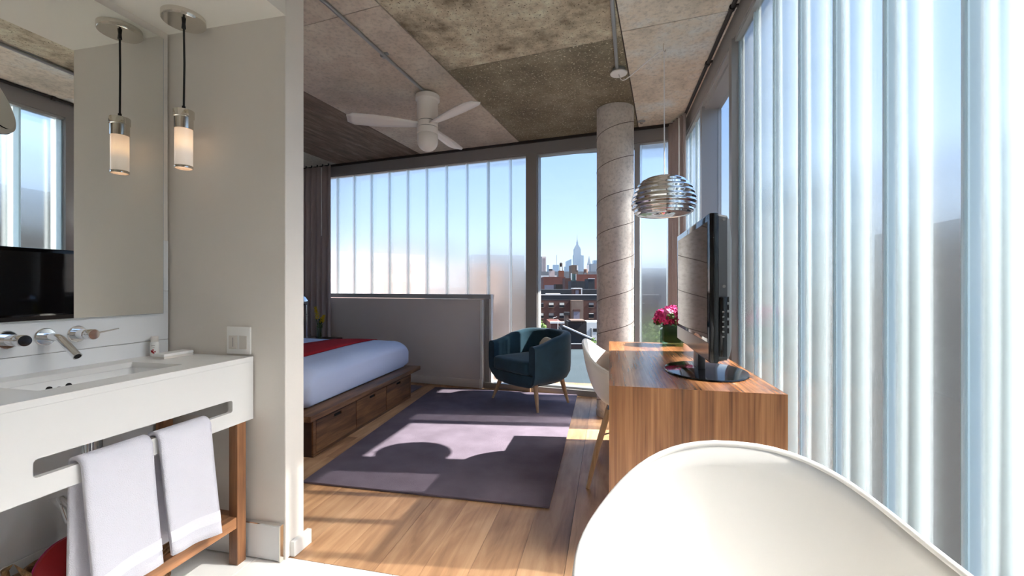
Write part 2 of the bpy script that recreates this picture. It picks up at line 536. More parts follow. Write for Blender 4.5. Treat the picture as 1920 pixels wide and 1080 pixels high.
# ------------------------------------------------------------------ ceiling: slab with board-formed concrete panels
ceiling = box('ceiling', concrete('slab_joint', srgb(92, 84, 76), srgb(70, 62, 56), srgb(120, 110, 100)), None, -4.15, 0.84, -1.6, 5.05, CZ + 0.004, CZ + 0.15)
tag(ceiling, 'concrete ceiling cast in large panels', kind='structure')
conc = {
    'mid': concrete('concrete_taupe', srgb(212, 199, 184), srgb(181, 169, 154), srgb(233, 227, 211), big=0.7, contrast=0.55),
    'pale': concrete('concrete_pale', srgb(233, 221, 203), srgb(193, 184, 167), srgb(233, 238, 235), big=0.9, contrast=0.5),
    'blotch': concrete('concrete_blotched', srgb(203, 190, 165), srgb(132, 121, 101), srgb(233, 233, 208), big=1.6, contrast=0.42, speck=srgb(112, 102, 85)),
    'olive': concrete('concrete_dark_olive', srgb(138, 129, 107), srgb(116, 104, 86), srgb(165, 156, 134), big=1.2, contrast=0.5, speck=srgb(224, 215, 189)),
    'brown': concrete('concrete_dark_brown', srgb(136, 118, 103), srgb(111, 97, 85), srgb(168, 151, 134), big=1.4, contrast=0.45, streak=(5, 0.8, 1), bump=0.3),
    'grey': concrete('concrete_grey', srgb(200, 198, 183), srgb(171, 167, 156), srgb(227, 225, 210), big=0.8, contrast=0.5),
}
# panel grid is square to the far wall; p from the corner, q = distance from far wall
q0 = 0.0
strips = [  # (p0, p1, [(q0, q1, kind) ...])
    (-0.25, 0.44, [(-0.2, 1.72, 'pale'), (1.72, 4.16, 'pale'), (4.16, 6.6, 'mid')]),
    (0.44, 1.66, [(-0.2, 1.66, 'olive'), (1.66, 4.1, 'blotch'), (4.1, 6.6, 'mid')]),
    (1.66, 2.88, [(-0.2, 2.42, 'mid'), (2.42, 4.86, 'mid'), (4.86, 6.9, 'pale')]),
    (2.88, 4.10, [(-0.2, 2.0, 'brown'), (2.0, 4.4, 'grey')]),
    (4.10, 5.2, [(-0.2, 2.44, 'grey'), (2.44, 4.4, 'mid')]),
]
for (p0, p1, cells) in strips:
    for (a, b, kind) in cells:
        g = 0.004
        rx = [random.uniform(-0.006, 0.006) for _ in range(8)]
        poly = [(p0 + g, a + g), (p1 - g, a + g + rx[0]), (p1 - g + rx[1] * 0.6, (a + b) / 2), (p1 - g, b - g), (p0 + g, b - g + rx[2]), (p0 + g + rx[3] * 0.6, (a + b) / 2)]
        if p0 < 0:
            # follow the right wall, which is not square to the grid
            def clampx(p, q):
                w = FW(p, q)
                if w.x > XR + 0.1:
                    p += (w.x - XR - 0.1) / math.cos(PHI)
                return (p, q)
            poly = [clampx(*t) for t in poly]
        dz = random.uniform(-0.003, 0.001)
        m = MB().prism(poly, CZ - 0.006 + dz, CZ + 0.004)
        o = m.build('ceiling_panel', conc[kind], ceiling)
        o.matrix_local = FM

# ------------------------------------------------------------------ opaque walls
wl = box('wall_left', M['white_wall'], None, -2.0, -1.888, -1.6, 1.49, 0, 2.3)
tag(wl, 'white tiled wall behind the washstand', kind='structure')
for j, z in enumerate([0.0, 0.225, 0.45, 0.675, 0.89, 1.10]):
    zs = [0.0, 0.225, 0.45, 0.675, 0.89, 1.10, 1.32]
    y = 1.488
    off = 0.0
    while y > -0.4:
        w = 0.55 if not off else off
        MB().box(-1.889, -1.881, y - w + 0.0008, y - 0.0008, z + 0.0008, zs[j + 1] - 0.0008).build('tile', M['white_tile'], wl, bevel=0.0012, seg=1)
        y -= w; off = 0.0
wp = box('wall_partition', M['white_wall'], None, -4.15, -1.29, 1.495, 1.604, 0, CZ + 0.01, bevel=0.003, seg=1)
tag(wp, 'white partition wall between washstand and bedroom', kind='structure')
wh = box('wall_headboard', M['white_wall'], None, -4.2, -4.06, 1.55, 5.0, 0, CZ + 0.01)
tag(wh, 'white wall at the head of the bed', kind='structure')
wb = box('wall_back', M['white_wall'], None, -2.0, 0.84, -1.7, -1.55, 0, CZ + 0.01)
tag(wb, 'white wall behind the camera', kind='structure')
so = box('ceiling_soffit', M['white_soffit'], None, -1.95, -1.29, -1.6, 1.496, 2.227, CZ + 0.005)
tag(so, 'lowered white ceiling over the washstand', kind='structure')
# skirting
bb = box('baseboard_partition_end', M['solid_white'], None, -1.29, -1.268, 1.52, 1.626, 0, 0.062, bevel=0.002, seg=1)
tag(bb, 'white skirting round the partition end', kind='structure')
bb2 = box('baseboard_partition', M['white_tile'], None, -1.88, -1.302, 1.478, 1.4945, 0.004, 0.146, bevel=0.001, seg=1)
tag(bb2, 'white tile skirting with a metal edge on the partition', kind='structure')
box('metal_edge', M['chrome'], bb2, -1.88, -1.296, 1.474, 1.4945, 0.146, 0.1505)
box('metal_end', M['nickel'], bb2, -1.302, -1.296, 1.474, 1.4945, 0.004, 0.146)

# ------------------------------------------------------------------ channel-glass walls
UW, UT, UF = 0.256, 0.006, 0.085


def u_panel(name, h, w, parent, Mx, uf=None, ft=None):
    UF_ = uf or UF; FT = ft or UT
    """inner web at local y=0..-UT, flanges going outward; local x along the wall"""
    m = MB()
    m.prism([(0, 0), (w, 0), (w, -UT), (0, -UT)], 0, h)
    o = m.build(name, M['ufrost'], parent)
    o.matrix_local = Mx
    for xx in (0, w - FT):
        f = MB().prism([(xx, -UT - 0.0065), (xx + FT, -UT - 0.0065), (xx + FT, -UF_), (xx, -UF_)], 0, h).build('flange', M['uflange'], o)
    return o


def u_wall(wall, frame, edges, z0, z1, double=True):
    for i in range(len(edges) - 1):
        a, b = edges[i], edges[i + 1]
        w = b - a - 0.006
        u_panel('glass_channel', z1 - z0, w, wall, frame @ Matrix.Translation((a + 0.003, 0, z0)), None if double else 0.041, None if double else 0.003)
    hw_ = 0.006 if double else 0.018
    for e in edges:
        s = MB().prism([(e - hw_, 0.0012), (e + hw_, 0.0012), (e + hw_ - 0.002, 0.0045), (e + hw_ * 0.45, 0.0055), (e + hw_ * 0.2, 0.0025), (e - hw_ * 0.2, 0.0025), (e - hw_ * 0.45, 0.0055), (e - hw_ + 0.002, 0.0045)], z0, z1).build('sealant_joint', M['sealant'] if double else M['sealant_far'], wall)
        s.matrix_local = frame
        if double:
            s = MB().box(e - 0.034, e + 0.010, -0.0115, -0.0075, z0, z1).build('sun_glow_strip', M['outer_joint'], wall)  # added white diffuser, imitates sunlight glowing along the glass joints
            s.matrix_local = frame
            s = MB().box(e - 0.021, e + 0.021, -0.094, -0.088, z0, z1).build('outer_joint', M['outer_joint'], wall)
            s.matrix_local = frame


wall_r = tag(empty('wall_right', (0, 0, 0)), 'right wall of tall frosted channel glass', kind='structure')
near_edges = [2.643 - 0.262 * k for k in range(10)][::-1]
u_wall(wall_r, RM, near_edges, 0.05, HZ)
u_wall(wall_r, RM, [3.607, 3.869, 4.131, 4.32], 0.05, HZ)


def rbox(name, mat, par, y0, y1, n0, n1, z0, z1, bevel=0.0):
    o = MB().box(y0, y1, n0, n1, z0, z1).build(name, mat, par, bevel=bevel)
    o.matrix_local = RM
    return o


def fbox(name, mat, par, p0, p1, n0, n1, z0, z1, bevel=0.0):
    o = MB().box(p0, p1, n0, n1, z0, z1).build(name, mat, par, bevel=bevel)
    o.matrix_local = FM
    return o


rbox('header', M['alu_dark'], wall_r, 0.284, 4.40, -0.10, 0.03, HZ, CZ - 0.005)
rbox('header_lip', M['alu_light'], wall_r, 0.284, 4.36, -0.05, 0.022, HZ - 0.02, HZ)
rbox('sill', M['alu'], wall_r, 0.284, 4.36, -0.10, 0.025, 0, 0.05)

ws = MB().box(-1.6, 0.282, -0.10, 0.02, 0, CZ).build('wall_right_solid', M['white_wall'], None)  # unseen stretch, solid instead of glass to dim light on the washstand
ws.matrix_local = RM
tag(ws, 'unseen white end of the right wall, made solid to cut light', kind='structure')
# window on the right wall
w2 = tag(empty('window_2', (XR, 3.1, 0)), 'narrow clear window in the right glass wall', kind='structure')
w2.matrix_world = Matrix.Identity(4)
rbox('frame_jamb', M['alu_dark'], w2, 2.645, 2.70, -0.10, 0.04, 0.05, HZ)
rbox('frame_jamb', M['alu_light'], w2, 3.545, 3.605, -0.12, 0.02, 0.05, HZ)  # lighter metal stands in for skylight falling on this jamb
rbox('sash_stile', M['alu'], w2, 2.70, 2.85, -0.12, -0.07, 0.05, HZ)
rbox('frame_rail', M['alu_light'], w2, 2.70, 3.545, -0.12, -0.02, 0.05, 0.10)
rbox('frame_rail', M['alu_light'], w2, 2.70, 3.545, -0.12, 0.0, HZ - 0.045, HZ)
rbox('pane', M['pane'], w2, 2.85, 3.545, -0.098, -0.09, 0.10, HZ - 0.045)

# far wall
wall_f = tag(empty('wall_far', (0, 0, 0)), 'far wall of frosted channel glass', kind='structure')
KP = 2.036           # right end of the knee wall
KZ = 1.03
u_wall(wall_f, FM, [1.523, 1.785, KP + 0.012], 0.06, HZ, False)
u_wall(wall_f, FM, [KP + 0.012 + 0.262 * k for k in range(0, 11)], KZ, HZ, False)
u_wall(wall_f, FM, [0.0, 0.164, 0.426], 0.06, HZ, False)
fbox('header', M['alu_dark'], wall_f, 0.0, 4.9, -0.10, 0.05, HZ, CZ - 0.03)
fbox('curtain_track', M['pipe_dark'], wall_f, 0.0, 4.9, 0.0, 0.075, CZ - 0.03, CZ - 0.004)
fbox('header_lip', M['alu'], wall_f, 0.0, 4.9, -0.05, 0.03, HZ - 0.012, HZ)
fbox('sill', M['alu'], wall_f, 0.0, KP + 0.1, -0.10, 0.045, 0.0, 0.058)
fbox('sill', M['alu_light'], wall_f, KP - 0.02, 4.9, -0.06, 0.02, KZ - 0.05, KZ)
fbox('jamb', M['alu'], wall_f, KP - 0.004, KP + 0.045, -0.06, 0.02, 0.058, KZ - 0.05)
fbox('trim_strip', M['white_plastic'], wall_f, KP - 0.028, KP - 0.006, -0.04, 0.012, 0.058, KZ - 0.002)
# clear window on the far wall
w1 = tag(empty('window_1', (0, 0, 0)), 'tall clear window overlooking the city', kind='structure')
fbox('mullion', M['alu'], w1, 1.47, 1.592, -0.10, 0.05, 0.058, HZ)
fbox('mullion_edge', M['alu_light'], w1, 1.462, 1.470, -0.08, 0.02, 0.058, HZ)
fbox('frame_jamb', M['alu_light'], w1, 0.428, 0.478, -0.08, 0.015, 0.058, HZ)
fbox('frame_rail', M['alu_light'], w1, 0.478, 1.462, -0.08, 0.01, 0.058, 0.078)
fbox('frame_rail', M['alu_light'], w1, 0.478, 1.462, -0.08, 0.0, HZ - 0.014, HZ)
fbox('pane', M['pane'], w1, 0.478, 1.462, -0.05, -0.044, 0.078, HZ - 0.014)

# knee wall below the far glass
kw = fbox('wall_knee', M['grey_wall'], None, KP + 0.05, 4.85, -0.055, 0.085, 0.0, KZ - 0.055, bevel=0.003)
tag(kw, 'low grey panelled wall under the far frosted glass', kind='structure')
kb = MB().box(KP + 0.048, 4.85, 0.085, 0.098, 0.002, 0.09).build('baseboard_knee', M['grey_wall'], None, bevel=0.002)
kb.matrix_local = FM
tag(kb, 'grey skirting along the knee wall', kind='structure')
ke = MB().box(KP + 0.046, KP + 0.0695, 0.085, 0.092, 0.10, KZ - 0.06).build('lit_edge_strip', M['white_plastic'], None)  # light on the panel's end edge, painted as a white strip
ke.matrix_local = FM
tag(ke, 'white strip painting light on the knee wall end edge', kind='structure')
ke2 = MB().box(KP + 0.044, KP + 0.0735, 0.085, 0.105, 0.002, 0.10).build('trim_2', M['white_plastic'], None)
ke2.matrix_local = FM
tag(ke2, 'small white skirting block at the knee wall end', kind='structure')

# column
column = empty('column', (0.052, 3.84, 0))
tag(column, 'round concrete column', kind='structure')
MB().lathe([(0.158, 0.0), (0.158, CZ)], 48).build('shaft', M['column'], column, smooth=True)
for turn in range(9):
    pth = []
    z0 = 0.12 + turn * 0.285
    for k in range(33):
        a = -PI * 1.02 + k / 32 * PI * 1.04     # the half that faces the room
        z = z0 + (a + PI) / (2 * PI) * 0.285
        pth.append((0.1575 * math.cos(a), 0.1575 * math.sin(a), z))
    MB().tube(pth, 0.0028, 5).build('form_seam', M['seam'], column, smooth=True)
MB().lathe([(0.159, 0.0), (0.165, 0.0), (0.165, 0.05), (0.159, 0.052)], 40).build('base_ring', M['column'], column, smooth=True)


# ------------------------------------------------------------------ ceiling services
def conduit(name, pts, r, mat, label, clamps=(), cat='conduit'):
    root = empty(name, pts[0], 0, label, cat)
    o = Vector(pts[0])
    MB().tube([Vector(p) - o for p in pts], r, 10).build('pipe', mat, root, smooth=True)
    for c in clamps:
        d = (Vector(pts[-1]) - o).normalized()
        p = o + d * c - o
        MB().tube([p - d * 0.012, p + d * 0.012], r * 1.5, 10).build('clamp', mat, root, smooth=True)
        s = Vector((d.y, -d.x, 0))
        q = p + s * r * 2.2
        MB().box(q.x - 0.012, q.x + 0.012, q.y - 0.010, q.y + 0.010, r * 0.4, r + 0.008).build('clamp_ear', mat, root)
    return root


pz = CZ - 0.022
conduit('conduit', [(-1.54, 1.62, pz), (-1.489, 2.029, pz), (-1.412, 3.12, pz)], 0.011, M['steel'], 'galvanised steel conduit running along the ceiling to the fan', (0.95,))
conduit('conduit', [(-0.06, 0.2, pz), (0.017, 2.372, pz), (0.054, 3.065, pz)], 0.012, M['steel'], 'galvanised steel conduit leading to the round white ceiling plate', (1.1,))
conduit('conduit', [(0.655, -1.4, pz), (0.66, 4.02, pz)], 0.012, M['pipe_dark'], 'dark conduit running along the ceiling beside the right glass wall', (3.95, 4.55))

# fan
FX, FY = -1.412, 3.17
fan = empty('ceiling_fan', (FX, FY, CZ - 0.02), 0, 'white cylindrical ceiling fan with three blades and domed underside', 'ceiling fan')
f0 = CZ - 0.02
MB().lathe([(0.0, 0.012), (0.05, 0.012), (0.055, 0.0), (0.055, -0.03), (0.0, -0.03)], 20).build('junction_box', M['steel'], fan, smooth=True)
MB().lathe([(0.002, -0.012), (0.094, -0.012), (0.096, -0.016), (0.096, -0.048), (0.086, -0.058), (0.083, -0.062), (0.083, -0.218), (0.002, -0.218)], 36).build('motor_housing', M['fan_white'], fan, smooth=True)
MB().lathe([(0.078, -0.217), (0.078, -0.224)], 36).build('groove', M['black_matte'], fan, smooth=True)
MB().lathe([(0.002, -0.223), (0.083, -0.223), (0.083, -0.266), (0.002, -0.266)], 36).build('hub', M['fan_white'], fan, smooth=True)
MB().lathe([(0.078, -0.265), (0.078, -0.271)], 36).build('groove', M['black_matte'], fan, smooth=True)
dome = [(0.002, -0.270), (0.083, -0.270), (0.083, -0.315), (0.079, -0.318), (0.082, -0.322), (0.082, -0.372)]
dome += [(0.082 * math.cos(a), -0.372 - 0.082 * math.sin(a)) for a in [PI / 2 * k / 10 for k in range(1, 10)]] + [(0.003, -0.454)]
MB().lathe(dome, 36).build('dome', M['fan_white'], fan, smooth=True)
for k in range(3):
    a = math.radians(87 + 120 * k)
    n = 12

    def bl(u, v, a=a):
        r = 0.075 + u * 0.53
        w = (0.035 + 0.04 * math.sin(min(1, u * 1.15) * PI * 0.62)) * (1 - max(0, u - 0.93) * 6)
        t = (v - 0.5) * 2 * w
        zz = -0.245 + t * 0.22
        return (r * math.cos(a) - t * math.sin(a), r * math.sin(a) + t * math.cos(a), zz)
    MB().grid(bl, n, 4).build('blade', M['fan_white'], fan, smooth=True, solid=0.006)

# white ceiling plate, swag cord, hook, ribbed pendant
PXp, PYp = 0.067, 3.124
HXp, HYp = 0.337, 2.859
pl = empty('pendant_lamp', (HXp, HYp, 1.572), 0, 'ribbed chrome dome pendant lamp hanging by a white swagged cord above the desk', 'pendant lamp')
lo = Vector((HXp, HYp, 1.572))
MB().lathe([(0.0, 0.0), (0.05, 0.0), (0.06, -0.006), (0.058, -0.012), (0.0, -0.014)], 28, (PXp - lo.x, PYp - lo.y, CZ - 0.03 - lo.z)).build('ceiling_plate', M['white_plastic'], pl, smooth=True)
MB().lathe([(0.0, 0.03), (0.045, 0.03), (0.045, 0.0), (0.0, 0.0)], 16, (PXp - lo.x, PYp - lo.y, CZ - 0.03 - lo.z)).build('junction_box', M['steel'], pl, smooth=True)
sw = []
A0 = Vector((PXp, PYp, CZ - 0.045)); B0 = Vector((HXp, HYp, CZ - 0.045))
for k in range(25):
    t = (k / 24) ** 1.8
    p = A0.lerp(B0, t)
    p.z -= 0.085 * (1 - t) ** 1.3 * (1 - math.exp(-t * 14))
    sw.append(p - lo)
sw.append(Vector((HXp + 0.004, HYp, CZ - 0.06)) - lo)
sw.append(Vector((HXp + 0.006, HYp, 1.81)) - lo)
MB().tube(sw, 0.0035, 8).build('cord', M['white_plastic'], pl, smooth=True)
MB().tube([Vector((0, 0, CZ - 1.572)), Vector((0, 0, CZ - 0.05 - 1.572)), Vector((0.008, 0, CZ - 0.058 - 1.572)), Vector((0.014, 0, CZ - 0.046 - 1.572))], 0.003, 8).build('hook', M['nickel'], pl, smooth=True)
prof = []
NR = 11
Hh, RR = 0.245, 0.195
base_prof = [(0.012, 0.247), (0.03, 0.246), (0.075, 0.240), (0.115, 0.225), (0.147, 0.200), (0.172, 0.165), (0.187, 0.125), (0.195, 0.085), (0.190, 0.048), (0.172, 0.016), (0.150, 0.004)]
def bp(t):
    t *= len(base_prof) - 1
    i = min(int(t), len(base_prof) - 2); f = t - i
    return Vector((base_prof[i][0] * (1 - f) + base_prof[i + 1][0] * f, base_prof[i][1] * (1 - f) + base_prof[i + 1][1] * f))
for k in range(121):
    t = k / 120
    p = bp(t)
    d = (bp(min(1, t + 0.01)) - bp(max(0, t - 0.01))).normalized()
    nrm = Vector((-d.y, d.x)) * -1
    amp = 0.0045 * min(1, max(0, (t - 0.16) * 6))
    p = p + nrm * amp * math.cos(2 * PI * t * 13)
    prof.append((max(0.008, p.x), p.y))
MB().lathe(prof, 64, caps=False).build('shade', M['chrome'], pl, smooth=True, angle=180, solid=0.002)
MB().lathe([(0.150, 0.004), (0.135, 0.010), (0.118, 0.004), (0.100, 0.012), (0.082, 0.006), (0.062, 0.016), (0.045, 0.016)], 48, caps=False).build('ring_louvre', M['chrome'], pl, smooth=True, angle=180)
MB().lathe([(0.0, 0.13), (0.03, 0.13), (0.03, 0.07), (0.022, 0.06), (0.034, 0.04), (0.03, 0.015), (0.015, 0.004), (0.001, 0.002)], 20).build('bulb', M['nickel'], pl, smooth=True)

spk = empty('ceiling_sprinkler', (0.296, 4.156, CZ), 0, 'small round sprinkler cap on the ceiling beside the column', 'sprinkler')
MB().lathe([(0.0, 0.0), (0.036, 0.0), (0.034, -0.01), (0.02, -0.016), (0.0, -0.016)], 20).build('escutcheon', M['alu_light'], spk, smooth=True)
MB().lathe([(0.0, -0.016), (0.012, -0.016), (0.012, -0.03), (0.0, -0.03)], 12).build('head', M['nickel'], spk, smooth=True)

# ------------------------------------------------------------------ curtains
def curtain(name, pts, z0, z1, folds, amp, label):
    root = empty(name, (pts[0][0], pts[0][1], z0), 0, label, 'curtain')
    o = Vector((pts[0][0], pts[0][1], z0))
    a = Vector((pts[0][0], pts[0][1])); b = Vector((pts[1][0], pts[1][1]))
    d = (b - a); L = d.length; d.normalize(); n = Vector((-d.y, d.x))
    rnd = [random.uniform(0.6, 1.2) for _ in range(folds + 2)]

    def fn(u, v):
        f = u * folds
        i = int(f)
        am = amp * (rnd[i] * (1 - f + i) + rnd[i + 1] * (f - i))
        am *= 0.55 + 0.6 * (1 - v)
        p = a + d * (u * L) + n * am * math.sin(2 * PI * f)
        return (p.x - o.x, p.y - o.y, v * (z1 - z0))
    MB().grid(fn, folds * 12 + 1, 14).build('panel', M['curtain'], root, smooth=True, solid=0.003, angle=180)
    def hm(u, v):
        p = fn(u, 0.985 + v * 0.015)
        return (p[0] + n.x * 0.002, p[1] + n.y * 0.002, p[2])
    for kk in range(folds):
        q = fn((kk + 0.25) / folds, 1.0)
        MB().box(q[0] - 0.006, q[0] + 0.006, q[1] - 0.006, q[1] + 0.006, z1 - z0 - 0.01, z1 - z0 + 0.02).build('glider', M['pipe_dark'], root)
    return root


ca, cb = FW(4.13, 0.13), FW(4.76, 0.13)
cl = curtain('curtain', [(ca.x, ca.y), (cb.x, cb.y)], 0.02, CZ - 0.035, 7, 0.035, 'long dark taupe curtain hanging beyond the bed at the left')
MB().tube([FW(4.22, 0.19, 2.6) - Vector(cl.location), FW(4.22, 0.19, 1.75) - Vector(cl.location)], 0.005, 6).build('draw_rod', M['white_plastic'], cl, smooth=True)
cr = curtain('curtain', [(0.545, 4.265), (0.655, 3.97)], 0.02, CZ - 0.035, 5, 0.028, 'narrow taupe curtain gathered in the corner behind the pendant lamp')
MB().tube([Vector((0.60, 3.99, 2.6)) - Vector(cr.location), Vector((0.60, 3.99, 1.45)) - Vector(cr.location)], 0.006, 6).build('draw_rod', M['white_plastic'], cr, smooth=True)

# ------------------------------------------------------------------ rug
RG = [(-1.70, 2.10), (-0.293, 2.132), (-0.317, 4.40), (-1.868, 4.39)]
rug = MB().prism(RG, 0.001, 0.014).build('rug', M['rug'], None, bevel=0.004)
tag(rug, 'mauve-grey pile rug beside the bed', 'rug')
rug2 = MB().prism([(-3.1, 4.08), (-2.02, 4.09), (-2.03, 4.42), (-3.1, 4.56)], 0.001, 0.012).build('rug', M['rug'], None, bevel=0.004)
tag(rug2, 'narrow mauve-grey rug on the far side of the bed', 'rug')

# ------------------------------------------------------------------ bed (slightly turned)
BR = math.radians(2.4)
bed = empty('platform_bed', (-1.95, 3.97, 0), BR, 'low walnut platform bed with three drawers in its foot end', 'bed')
# local: origin at far foot corner of base; +x beyond foot, -y towards the camera
bl_, bw = 2.02, 1.54
box('platform', M['bedwood'], bed, -bl_, 0.075, -bw - 0.13, 0.07, 0.272, 0.31, bevel=0.003)
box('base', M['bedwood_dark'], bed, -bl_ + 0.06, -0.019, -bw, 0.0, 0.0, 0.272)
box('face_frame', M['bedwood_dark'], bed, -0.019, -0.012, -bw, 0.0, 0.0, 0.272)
box('plinth_rail', M['bedwood'], bed, -0.012, 0.0, -bw, 0.0, 0.0, 0.018, bevel=0.001)
box('top_rail', M['bedwood'], bed, -0.012, 0.0, -bw, 0.0, 0.236, 0.272, bevel=0.001)
dw = (bw - 0.06) / 3
box('stile', M['bedwood'], bed, -0.012, 0.0, -bw, -bw + 0.028, 0.018, 0.236)
box('stile', M['bedwood'], bed, -0.012, 0.0, -0.028, 0.0, 0.018, 0.236)
for k in range(3):
    y0 = -bw + 0.03 + k * dw + 0.003; y1 = y0 + dw - 0.006
    yc = (y0 + y1) / 2; hw, z0, z1 = 0.045, 0.196, 0.218
    m = MB()
    m.box(-0.012, 0.0, y0, y1, 0.022, z0); m.box(-0.012, 0.0, y0, y1, z1, 0.232)
    m.box(-0.012, 0.0, y0, yc - hw, z0, z1); m.box(-0.012, 0.0, yc + hw, y1, z0, z1)
    d = m.build('drawer', M['bedwood'], bed)
    box('pull_slot', M['dark'], d, -0.0118, -0.009, yc - hw, yc + hw, z0, z1)

mat_ = empty('duvet_mattress', (-1.95, 3.97, 0.31), BR, 'thick mattress in pale blue-white bedding on the walnut platform', 'mattress')
MY0, MY1, MH = -bw - 0.03, 0.02, 0.27
def mat_profile(off=0.0):
    """cross-section in local y,z from the near bottom edge over the top to the far bottom edge"""
    r = 0.12
    pts = [(MY0 + 0.03 - off, 0.0065)]
    pts += [(MY0 - 0.008 - off, 0.05), (MY0 - 0.012 - off, MH - r)]
    for k in range(1, 9):
        a = PI - PI / 2 * k / 8
        pts.append((MY0 + r - 0.012 + (r + off) * math.cos(a), MH - r + (r + off) * math.sin(a)))
    for k in range(1, 8):
        t = k / 8
        pts.append((MY0 + r + (MY1 - MY0 - 2 * r) * t, MH + off + 0.012 * math.sin(PI * t)))
    for k in range(0, 9):
        a = PI / 2 - PI / 2 * k / 8
        pts.append((MY1 - r + 0.012 + (r + off) * math.cos(a), MH - r + (r + off) * math.sin(a)))
    pts += [(MY1 + 0.008 + off, 0.05), (MY1 - 0.03 + off, 0.0065)]
    return pts
base_p = mat_profile()
m = MB()
xs = [-2.0] + [-1.9 + 1.72 * k / 14 for k in range(15)]
sect = [(xx, 1.0, 0) for xx in xs]
# rounded foot
foot = []
for k in range(1, 9):
    a = PI / 2 * k / 8
    foot.append((-0.18 + 0.165 * math.sin(a), math.cos(a)))
rows = []
cy, cz = (MY0 + MY1) / 2, 0.10
for xx in xs:
    rows.append([(xx, y, z + 0.0035 * math.sin(xx * 9 + y * 5)) for y, z in base_p])
for xx, c in foot:
    s_in = 0.13 * (1 - c)
    row = []
    for y, z in base_p:
        yy = cy + (y - cy) * (1 - s_in * 0.55)
        zz = min(z, MH * 0.5) + max(0, z - MH * 0.5) * (1 - (1 - c) * 0.62)
        row.append((xx - (0.05 if z < 0.02 else 0) * (1 - c), yy, zz))
    rows.append(row)
npf = len(base_p)
vv = [p for r_ in rows for p in r_]
ff = [(i * npf + j, i * npf + j + 1, (i + 1) * npf + j + 1, (i + 1) * npf + j) for i in range(len(rows) - 1) for j in range(npf - 1)]
ff.append(tuple((len(rows) - 1) * npf + j for j in range(npf)))
ff.append(tuple(range(npf)))
ff += [(i * npf, (i + 1) * npf, (i + 1) * npf + npf - 1, i * npf + npf - 1) for i in range(len(rows) - 1)]
m.add(vv, ff).build('bedding', M['sheet'], mat_, smooth=True, angle=60)

run = empty('bed_runner', (-1.95, 3.97, 0.31), BR, 'red fabric runner laid across the foot of the bed', 'bed runner')
rp = mat_profile(0.006)[2:-2]
m = MB()
rxs = [-0.80, -0.68, -0.56, -0.44, -0.34]
vv = [(xx, y, z + 0.0035 * math.sin(xx * 9 + y * 5)) for xx in rxs for y, z in rp]
nn = len(rp)
m.add(vv, [(i * nn + j, i * nn + j + 1, (i + 1) * nn + j + 1, (i + 1) * nn + j) for i in range(len(rxs) - 1) for j in range(nn - 1)])
m.build('band', M['red'], run, smooth=True, solid=0.004, angle=180)

# ------------------------------------------------------------------ nightstand with lamp and yellow flowers
NSX, NSY = -3.44, 4.40
ns = empty('nightstand', (NSX, NSY, 0), 0, 'dark bedside table beyond the bed', 'nightstand')
box('top', M['bedwood_dark'], ns, -0.28, 0.28, -0.2, 0.2, 0.47, 0.50, bevel=0.003)
box('body', M['bedwood_dark'], ns, -0.26, 0.26, -0.18, 0.18, 0.12, 0.47)
box('drawer', M['bedwood'], ns, 0.26, 0.272, -0.17, 0.17, 0.28, 0.46)
for sx in (-1, 1):
    for sy in (-1, 1):
        box('leg', M['bedwood_dark'], ns, sx * 0.24 - 0.015, sx * 0.24 + 0.015, sy * 0.16 - 0.015, sy * 0.16 + 0.015, 0, 0.12)
lx, ly = -3.49, 4.39
lamp = empty('table_lamp', (lx, ly, 0.501), 0, 'small chrome bedside lamp with curved shade at the edge of the partition', 'table lamp')
MB().lathe([(0.0, 0.0), (0.105, 0.0), (0.105, 0.006), (0.08, 0.02), (0.03, 0.028), (0.0, 0.028)], 28).build('base', M['chrome'], lamp, smooth=True)
MB().tube([(0, 0, 0.02), (0.0, 0, 0.2), (-0.008, 0, 0.42), (-0.02, 0, 0.46)], 0.007, 10).build('stem', M['chrome'], lamp, smooth=True)
MB().lathe([(0.010, 0.27), (0.016, 0.275), (0.016, 0.285), (0.010, 0.29)], 12).build('joint', M['chrome'], lamp, smooth=True)
MB().lathe([(0.105, 0.40), (0.10, 0.45), (0.078, 0.495), (0.045, 0.522), (0.004, 0.53)], 28, (-0.10, 0, 0), caps=False).build('shade', M['chrome'], lamp, smooth=True, solid=0.002, angle=180)

vx, vy = -3.28, 4.33
fv = empty('flower_vase', (vx, vy, 0.501), 0, 'slim glass vase of yellow flowers on the bedside table', 'flower vase')
MB().lathe([(0.004, 0.006), (0.030, 0.006), (0.030, 0.0), (0.034, 0.0), (0.036, 0.16), (0.033, 0.16), (0.030, 0.008)], 20, caps=False).build('glass', M['clear_vase'], fv, smooth=True)
for k in range(6):
    a = k * 1.1
    MB().tube([(0.012 * math.cos(a), 0.012 * math.sin(a), 0.01), (0.02 * math.cos(a), 0.02 * math.sin(a), 0.17), (0.035 * math.cos(a), 0.03 * math.sin(a), 0.24)], 0.003, 6).build('stem', M['leaf'], fv)
def spike(bx, by, bz, tx, ty, h, mat, par, name, n=46, r0=0.034):
    m = MB()
    for k in range(n):
        t = k / (n - 1)
        a = k * 2.399
        r = r0 * (1 - t * 0.72) * random.uniform(0.5, 1.0)
        c = Vector((bx + tx * t + r * math.cos(a), by + ty * t + r * math.sin(a), bz + h * t))
        d = Vector((math.cos(a), math.sin(a), 0.9)).normalized() * 0.016
        sd = Vector((-math.sin(a), math.cos(a), 0)) * 0.009
        m.add([c - d * 0.6, c + sd, c + d, c - sd], [(0, 1, 2, 3)])
    return m.build(name, mat, par, solid=0.0015)
spike(-0.015, 0, 0.24, -0.035, 0, 0.14, M['yellow'], fv, 'blossom')
spike(0.03, 0, 0.20, 0.035, 0, 0.085, M['yellow'], fv, 'blossom')
